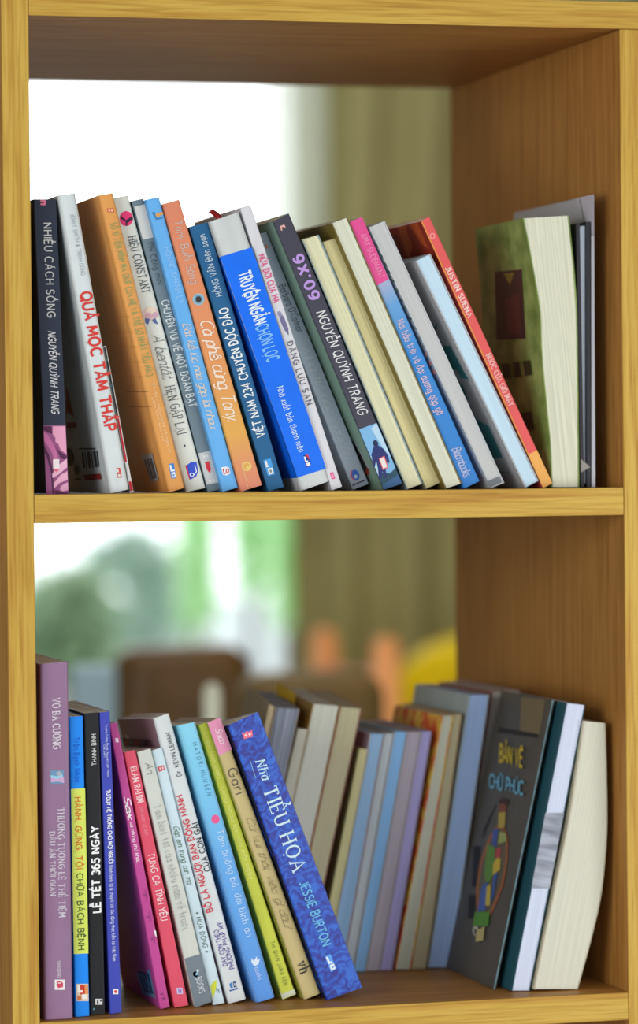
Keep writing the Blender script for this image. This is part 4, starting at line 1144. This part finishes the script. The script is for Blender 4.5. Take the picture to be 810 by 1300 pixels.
b = fore('thin dark book with illustrated cover and yellow and blue title facing left', (700.6, 888.4), (703.8, 889), (629.3, 1254), (626, 1254), 0.042, 0.112,
         cover_mat(84, 80, 72), page_mat(150, 206, 226), FR, 'low', ct=0.0005)
def cov_text(B, text, x0, y0, x1, y1, hpx, color, slant=0):
    vs, fs = pen_mesh(text, .2)
    mx0 = min(p[0] for p in vs)
    mx1 = max(p[0] for p in vs)
    a, bb_ = B.L[-1], B.L[0]
    nrm = (bb_-a).cross(Vector((0, 1, 0))).normalized()
    if nrm.x > 0: nrm = -nrm
    out = []
    for x, y, k in vs:
        f = (x-mx0)/(mx1-mx0)
        g = y*hpx
        out.append(B.MI @ (on_plane(x0+(x1-x0)*f+slant*g, y0+(y1-y0)*f-g, a, nrm)+nrm*(0.0022+k*.00002)))
    return mesh_obj('lettering', out, fs, ink(*color), B.holder)
print_on(b, 'cover_print', [((120, 106, 78), [(662, 885), (692, 888), (690, 905), (684, 935), (660, 930)]), ((46, 42, 40), [(633.6, 923), (684, 932), (683, 937), (633, 930)]),
                            ((44, 42, 40), [(629, 1021), (630.6, 1022), (614, 1064), (612.6, 1063)]), ((44, 42, 40), [(624, 1032), (625.4, 1033), (613.6, 1058), (612.6, 1057)]),
                            ((36, 34, 34), quad(602, 1074, 611, 1126, -.05)), ((36, 34, 34), quad(596, 1136, 604, 1166, -.05)),
                            ((150, 92, 60), [(633, 1046), (640, 1050), (646, 1062), (645.6, 1090), (640, 1124), (630, 1150), (624, 1162), (607, 1166), (605, 1130), (610, 1094), (622, 1062)]),
                            ((96, 90, 72), [(633, 1050), (639, 1054), (643, 1064), (642.6, 1090), (637, 1122), (627, 1148), (622, 1158), (609.6, 1160), (608, 1130), (613, 1096), (624, 1066)]),
                            ((64, 42, 34), disc(641, 1018, 6.6, 5)), ((120, 74, 54), disc(639, 1026, 5, 6)), ((170, 150, 70), [(634, 1032), (643, 1031), (642, 1050), (634, 1052)]),
                            ((62, 86, 150), [(627, 1054), (634, 1052), (631, 1076), (626, 1072)]), ((92, 132, 62), [(620, 1072), (630, 1076), (628, 1110), (620, 1124), (616, 1112)]),
                            ((196, 170, 60), [(633, 1088), (637, 1090), (636, 1104), (627, 1112), (628, 1096)]), ((170, 70, 74), [(631, 1078), (638, 1076), (636, 1090), (630, 1088)]), ((150, 160, 96), [(636, 1056), (644, 1058), (645, 1068), (634, 1072)]),
                            ((70, 96, 160), [(614, 1124), (621, 1120), (618, 1156), (608, 1158)]), ((62, 90, 150), [(629, 1110), (634, 1108), (628, 1140), (624, 1150)]), ((190, 170, 70), [(620, 1126), (625, 1122), (624, 1150), (618, 1150)]),
                            ((84, 136, 56), [(605, 1158), (624, 1158), (622, 1176), (602, 1176)]), ((190, 186, 160), disc(606, 1182, 3.6, 6)), ((84, 80, 72), disc(606, 1183, 2, 4)), ((180, 168, 110), [(608, 1182), (618, 1176), (616, 1194), (606, 1196)])], side='left', label='painted figure inside an orange oval')
cov_text(b, 'BẢN VẼ', 637, 967, 667, 974, 21, (196, 172, 40), .05)
cov_text(b, 'CHỮ PHÚC', 624, 1000, 668, 1010, 17, (104, 166, 190), .05)
b = fore('teal paperback with bluish white page edges stained grey in the middle', (719.4, 892.4), (743, 895), (672.6, 1258), (649.6, 1258), 0.026, DT,
         cover_mat(44, 88, 100), page_mat(206, 214, 236, .92), FR, 'low', ct=0.0005)
sm_ = noise_color(mat('grey_page_stain', rgb(150, 156, 168), 0.8, 0.1), rgb(112, 118, 130), rgb(190, 196, 212), 1, (22, 10, 130), 2, .3, .7)
print_on(b, 'page_stain', [(sm_, [(692.4, 1032), (716.2, 1032), (697.6, 1128), (674.4, 1128)])], label='grey smudged band on the page edges')
b = fore('thick cream paperback with bowed page edges at the right end of the lower shelf', (741.5, 915), (768.6, 917.8), (733.3, 1255.8), (678, 1255.8), 0.022, DT,
         cover_mat(198, 190, 164), page_mat(212, 212, 196, .92), FR, 'low', ct=0.0006,
         Lm=[(731, 985), (720.4, 1050), (706, 1119), (690.5, 1193)], Rm=[(770.4, 985), (770.8, 1055), (764.6, 1128), (752.6, 1185)])

# ---------------------------------------------------------------- room
wall_m = noise_color(mat('painted_wall', rgb(190, 184, 150), 0.8, 0.2), rgb(184, 178, 144), rgb(196, 190, 156), 6)
floor_m = noise_color(mat('grey_tile_floor', rgb(150, 144, 134), 0.4, 0.4), rgb(140, 134, 124), rgb(160, 154, 144), 4)
YW = 3.4
XL, XR, YF = -3.4, 4.2, -3.6
tag(box('floor', XL, XR, YF, YW+0.12, -0.1, 0, floor_m), kind='structure')
tag(box('ceiling', XL, XR, YF, YW+0.12, 2.8, 2.9, mat('white_ceiling', rgb(226, 226, 220), 0.8, 0.2)), kind='structure')
wx0 = at(-160, 650, YW).x
wx1 = at(418, 650, YW).x
wz0 = at(200, 905, YW).z
wz1 = 2.35
bm = bmesh.new()
add_box(bm, XL, wx0, YW, YW+0.12, 0, 2.8)
add_box(bm, wx1, XR, YW, YW+0.12, 0, 2.8)
add_box(bm, wx0, wx1, YW, YW+0.12, 0, wz0)
add_box(bm, wx0, wx1, YW, YW+0.12, wz1, 2.8)
tag(bm_obj('wall_back', bm, wall_m), kind='structure')
tag(box('wall_right', XR, XR+0.1, YF, YW+0.12, 0, 2.8, wall_m), kind='structure')
tag(box('wall_left', XL-0.1, XL, YF, YW+0.12, 0, 2.8, wall_m), kind='structure')
fr = bmesh.new()
t = 0.035
add_box(fr, wx0, wx0+t, YW+.03, YW+.09, wz0, wz1)
add_box(fr, wx1-t, wx1, YW+.03, YW+.09, wz0, wz1)
add_box(fr, wx0, wx1, YW+.03, YW+.09, wz0, wz0+t)
add_box(fr, wx0, wx1, YW+.03, YW+.09, wz1-t, wz1)
win = empty('window_1', (wx0, YW, wz0))
win['kind'] = 'structure'
wf = bm_obj('window_frame', fr, mat('pale_window_frame', rgb(214, 222, 214), 0.5, 0.4))
wf.parent = win
wf.matrix_parent_inverse = Matrix.Translation(win.location).inverted()

# curtain
def curtain(name, x0, x1, z0, z1, Y, m, amp=0.03, per=0.11, parent=None, zref=0.0, pull=0.0):
    nx = max(8, int((x1-x0)/0.012))
    vs, fs = [], []
    for i in range(nx+1):
        x = x0+(x1-x0)*i/nx
        y = Y+amp*math.sin(2*math.pi*(x-x0)/per)+amp*.4*math.sin(2*math.pi*(x-x0)/per*.37+1)
        for z in (z0, zref or (z0*2+z1)/3, (z0+z1*2)/3, z1):
            vs.append((x+pull*max(0, z-zref)*(1-i/nx), y, z))
    for i in range(nx):
        for k in range(3):
            a = i*4+k
            fs.append((a, a+1, a+5, a+4))
    o = mesh_obj(name, vs, fs, m, parent, smooth=True)
    s = o.modifiers.new('cloth', 'SOLIDIFY')
    s.thickness = 0.002
    return o
o = curtain('curtain', at(372, 650, YW-.12).x, at(372, 650, YW-.12).x+1.5, 0.05, 2.6, YW-.12, noise_color(mat('olive_curtain', rgb(170, 162, 112), 0.8, 0.2), rgb(164, 156, 106), rgb(176, 168, 118), 3), zref=at(390, 655, YW-.12).z, pull=.075)
tag(o, 'long olive beige curtain hanging beside the window', 'curtain')
shm = mat('sheer_curtain', rgb(236, 238, 226), 0.8, 0.1)
nn = shm.node_tree.nodes
tr = nn.new('ShaderNodeBsdfTranslucent')
tr.inputs[0].default_value = rgb(236, 240, 226)
tp = nn.new('ShaderNodeBsdfTransparent')
m1 = nn.new('ShaderNodeMixShader'); m1.inputs[0].default_value = 0.5
m2 = nn.new('ShaderNodeMixShader'); m2.inputs[0].default_value = 0.5
ll = shm.node_tree.links
ll.new(nn['Principled BSDF'].outputs[0], m1.inputs[1]); ll.new(tr.outputs[0], m1.inputs[2])
ll.new(m1.outputs[0], m2.inputs[1]); ll.new(tp.outputs[0], m2.inputs[2])
ll.new(m2.outputs[0], nn['Material Output'].inputs[0])
zc = at(380, 640, YW-.17).z
o = curtain('sheer_valance', at(340, 400, YW-.17).x, at(414, 400, YW-.17).x, zc, 2.6, YW-.17, shm, 0.008, 0.05)
tag(o, 'short sheer white valance overlapping the window edge and the olive curtain', 'curtain')
o = curtain('sheer_valance', at(372, 400, YW-.2).x, at(408, 400, YW-.2).x, zc, 2.6, YW-.2, shm, 0.006, 0.03)
tag(o, 'narrower second sheer layer hanging in front of the white valance', 'curtain')

# ---------------------------------------------------------------- furniture in the room (far out of focus)
def tube(bm, p0, p1, r, n=12, r1=None):
    p0, p1 = Vector(p0), Vector(p1)
    r1 = r if r1 is None else r1
    d = (p1-p0).normalized()
    a = d.orthogonal().normalized()
    c = d.cross(a)
    v0, v1 = [], []
    for i in range(n):
        t_ = 2*math.pi*i/n
        v0.append(bm.verts.new(p0+(a*math.cos(t_)+c*math.sin(t_))*r))
        v1.append(bm.verts.new(p1+(a*math.cos(t_)+c*math.sin(t_))*r1))
    for i in range(n):
        bm.faces.new((v0[i], v0[(i+1) % n], v1[(i+1) % n], v1[i]))
    bm.faces.new(v0[::-1])
    bm.faces.new(v1)
def ball(bm, c, r, sz=1.0):
    g = bmesh.ops.create_uvsphere(bm, u_segments=14, v_segments=8, radius=r)
    for v in g['verts']:
        v.co = Vector((v.co.x, v.co.y, v.co.z*sz))+Vector(c)

def wooden_chair(label, loc, yaw, top, m, mrail, post=0.018, width=0.30):
    """plain chair: two rear posts with rounded tops joined by a rail, seat and four legs; local +y faces forward"""
    r = empty('wooden_chair', loc, (0, 0, yaw))
    tag(r, label, 'chair', 'small coloured wooden chairs')
    hw = width/2
    sh = min(0.40, top*0.55)
    for s in (-1, 1):
        bm = bmesh.new()
        tube(bm, (s*hw, 0, 0), (s*hw, 0, top-post), post*.85, r1=post)
        ball(bm, (s*hw, 0, top-post), post, 1.0)
        bm_obj('back_post', bm, m, r, True)
        bm = bmesh.new()
        tube(bm, (s*hw, 0.30, 0), (s*hw, 0.29, sh), post*.8)
        bm_obj('leg', bm, m, r, True)
    bm = bmesh.new()
    add_box(bm, -hw, hw, -0.011, 0.011, top-0.080, top-0.050, .006)
    bm_obj('top_rail', bm, mrail, r)
    bm = bmesh.new()
    add_box(bm, -hw, hw, -0.01, 0.01, top-0.20, top-0.165, .006)
    bm_obj('lower_rail', bm, mrail, r)
    bm = bmesh.new()
    add_box(bm, -hw-.02, hw+.02, 0.0, 0.32, sh, sh+.022, .008)
    bm_obj('seat', bm, mrail, r)
    return r
orange = mat('orange_paint', rgb(250, 166, 96), 0.4, 0.4)
orange_d = mat('deep_orange_paint', rgb(206, 100, 40), 0.4, 0.4)
YO = 2.15
pL, pR = at(412, 797, YO+.27), at(490, 808, YO)
mid = (pL+pR)/2
yawo = math.atan2(pR.y-pL.y, pR.x-pL.x)
wooden_chair('orange wooden chair with two round topped posts beyond the back row of books', (mid.x, mid.y, 0), yawo, (pL.z+pR.z)/2, orange, orange_d, 0.0185, (Vector((pR.x-pL.x, pR.y-pL.y))).length)
YV = 1.0
pw = at(262, 866, YV)
ivory = mat('ivory_paint', rgb(214, 216, 196), 0.5, 0.4)
wooden_chair('ivory wooden chair behind the front row of books, left of centre', (pw.x+.15, YV, 0), 0.12, pw.z, ivory, ivory, 0.0085, 0.30)

# yellow shell chair
def shell_chair(label, loc, yaw, hw, top, m, ml):
    r = empty('shell_chair', loc, (0, 0, yaw))
    tag(r, label, 'chair')
    vs, fs = [], []
    NU, NV = 24, 14
    z0 = 0.46
    for j in range(NV+1):
        f = j/NV
        z = z0+(top-z0)*f
        k = math.sqrt(max(0.0, 1-max(0, (f-.35)/.65)**2.4))
        ww = hw*max(.06, k)
        for i in range(NU+1):
            u = -1+2*i/NU
            vs.append((ww*u, -.02-0.10*f+0.07*u*u, z))
    for j in range(NV):
        for i in range(NU):
            a = j*(NU+1)+i
            fs.append((a, a+1, a+NU+2, a+NU+1))
    o = mesh_obj('backrest', vs, fs, m, r, smooth=True)
    s = o.modifiers.new('thick', 'SOLIDIFY'); s.thickness = 0.012
    bm = bmesh.new()
    add_box(bm, -hw, hw, -0.02, 0.40, 0.43, 0.46, .012)
    bm_obj('seat', bm, m, r)
    for sx in (-1, 1):
        for y in (0.03, 0.36):
            bm = bmesh.new()
            tube(bm, (sx*hw*.95, y+(.04 if y > .2 else -.04), 0), (sx*hw*.8, y, 0.44), 0.012)
            bm_obj('leg', bm, ml, r, True)
    return r
yellow = mat('yellow_plastic', rgb(252, 216, 6), 0.35, 0.3)
YY = 2.6
pc = at(618, 812, YY)
shell_chair('yellow chair with rounded back beside the orange chair', (pc.x, YY+.1, 0), 0.1, 0.15, pc.z, yellow, mat('steel_leg', rgb(150, 150, 150), 0.3, 0.5))

# brown upholstered chairs
def armchair(label, px0, px1, py, Y, depth, m, legm, round_=0.05):
    a, c = at(px0, py, Y), at(px1, py, Y)
    hw = (c.x-a.x)/2
    top = (a.z+c.z)/2
    r = empty('upholstered_chair', ((a.x+c.x)/2, Y, 0))
    tag(r, label, 'chair', 'brown upholstered chairs')
    bm = bmesh.new()
    add_box(bm, -hw, hw, 0, 0.09, 0.36, top, round_, 5)
    bm_obj('backrest', bm, m, r, True)
    bm = bmesh.new()
    add_box(bm, -hw, hw, 0.08, 0.08+depth, 0.28, 0.42, .04, 4)
    bm_obj('seat', bm, m, r, True)
    for sx in (-1, 1):
        for y in (0.05, depth+.02):
            bm = bmesh.new()
            tube(bm, (sx*(hw-.03), y, 0), (sx*(hw-.03), y, 0.29), 0.014, r1=0.018)
            bm_obj('leg', bm, legm, r, True)
    return r
leath = noise_color(mat('brown_leather', rgb(98, 66, 24), 0.38, 0.35), rgb(88, 60, 20), rgb(104, 72, 28), 12)
tan = noise_color(mat('tan_upholstery', rgb(112, 88, 46), 0.5, 0.3), rgb(106, 84, 42), rgb(120, 94, 50), 12)
dkleg = mat('dark_wood_leg', rgb(60, 44, 32), 0.5, 0.3)
armchair('dark brown leather chair in the middle distance in front of the window', 155, 322, 820, 2.0, 0.45, leath, dkleg, .03)
armchair('lighter tan brown chair behind the back row of books', 318, 496, 855, 1.35, 0.42, tan, dkleg, .028)
# pale blue high chair back at the left
a = at(92, 846, 1.6); c = at(150, 846, 1.6)
r = empty('slab_back_chair', ((a.x+c.x)/2, 1.6, 0))
tag(r, 'pale blue grey chair with narrow slab back near the left post', 'chair')
pb = mat('pale_blue_paint', rgb(158, 184, 196), 0.5, 0.4)
hw = (c.x-a.x)/2
bm = bmesh.new(); add_box(bm, -hw, hw, 0, .03, .40, a.z, .008, 3); bm_obj('backrest', bm, pb, r)
bm = bmesh.new(); add_box(bm, -hw-.05, hw+.05, .02, .36, .40, .43, .01, 3); bm_obj('seat', bm, pb, r)
for sx in (-1, 1):
    for y in (.03, .33):
        bm = bmesh.new(); tube(bm, (sx*(hw+.03), y, 0), (sx*(hw+.02), y, .41), .014); bm_obj('leg', bm, pb, r, True)

# ---------------------------------------------------------------- outside the window
tag(box('ground', -14, 14, YW+.12, 26, -0.16, -0.06, noise_color(mat('pale_paving', rgb(196, 204, 204), 0.8, 0.2), rgb(186, 196, 194), rgb(206, 212, 212), 2)), kind='structure')
def leaf_mat(key, c, trans):
    m = mat(key, rgb(*c), 0.5, 0.3)
    n = m.node_tree.nodes
    t_ = n.new('ShaderNodeBsdfTranslucent')
    t_.inputs[0].default_value = rgb(*c)
    x = n.new('ShaderNodeMixShader')
    x.inputs[0].default_value = trans
    l = m.node_tree.links
    l.new(n['Principled BSDF'].outputs[0], x.inputs[1])
    l.new(t_.outputs[0], x.inputs[2])
    l.new(x.outputs[0], n['Material Output'].inputs[0])
    return m
def shrub(label, px, py0, py1, rpx, Y, m, n=500, leaf=0.05):
    top, bot = at(px, py0, Y), at(px, py1, Y)
    rad = (at(px+rpx, py1, Y)-bot).length
    r = empty('shrub', (bot.x, Y, -0.06))
    tag(r, label, 'shrub', 'shrubs outside the window')
    vs, fs = [], []
    hz = top.z+0.06
    cz = (bot.z+.06)
    for i in range(n):
        th = random.uniform(0, 2*math.pi)
        z = random.uniform(max(.05, cz), hz)
        q = (z-cz)/(hz-cz)
        rr_ = rad*math.sqrt(random.random())*math.sqrt(max(.05, 1-(2*q-1)**2*.8))
        p = Vector((rr_*math.cos(th), rr_*math.sin(th), z))
        u = Vector((random.gauss(0, 1), random.gauss(0, 1), random.gauss(0, 1))).normalized()
        v = u.orthogonal().normalized()
        s = len(vs)
        vs += [p-u*leaf, p+v*leaf*.45, p+u*leaf, p-v*leaf*.45]
        fs.append((s, s+1, s+2, s+3))
    o = mesh_obj('foliage', vs, fs, m, r)
    bm = bmesh.new()
    tube(bm, (0, 0, 0), (0, 0, hz*.8), 0.025, r1=0.01)
    bm_obj('stem', bm, dkleg, r, True)
dg = leaf_mat('dark_leaves', (176, 200, 172), .55)
mg = leaf_mat('grey_green_leaves', (186, 208, 196), .5)
bgm = leaf_mat('bright_leaves', (222, 248, 210), .72)
shrub('dark green shrub low at the left of the window', 84, 735, 900, 66, 5.2, dg, 420, .06)
shrub('grey green shrub behind the dark green one', 165, 680, 880, 75, 6.4, mg, 230, .06)
shrub('bright green plant left of centre in the window', 250, 560, 800, 20, 6.0, bgm, 240, .05)
shrub('bright green plant right of centre in the window', 320, 560, 750, 22, 6.6, bgm, 240, .05)
shrub('bright green plant at the right edge of the window', 366, 560, 790, 15, 5.6, bgm, 240, .05)
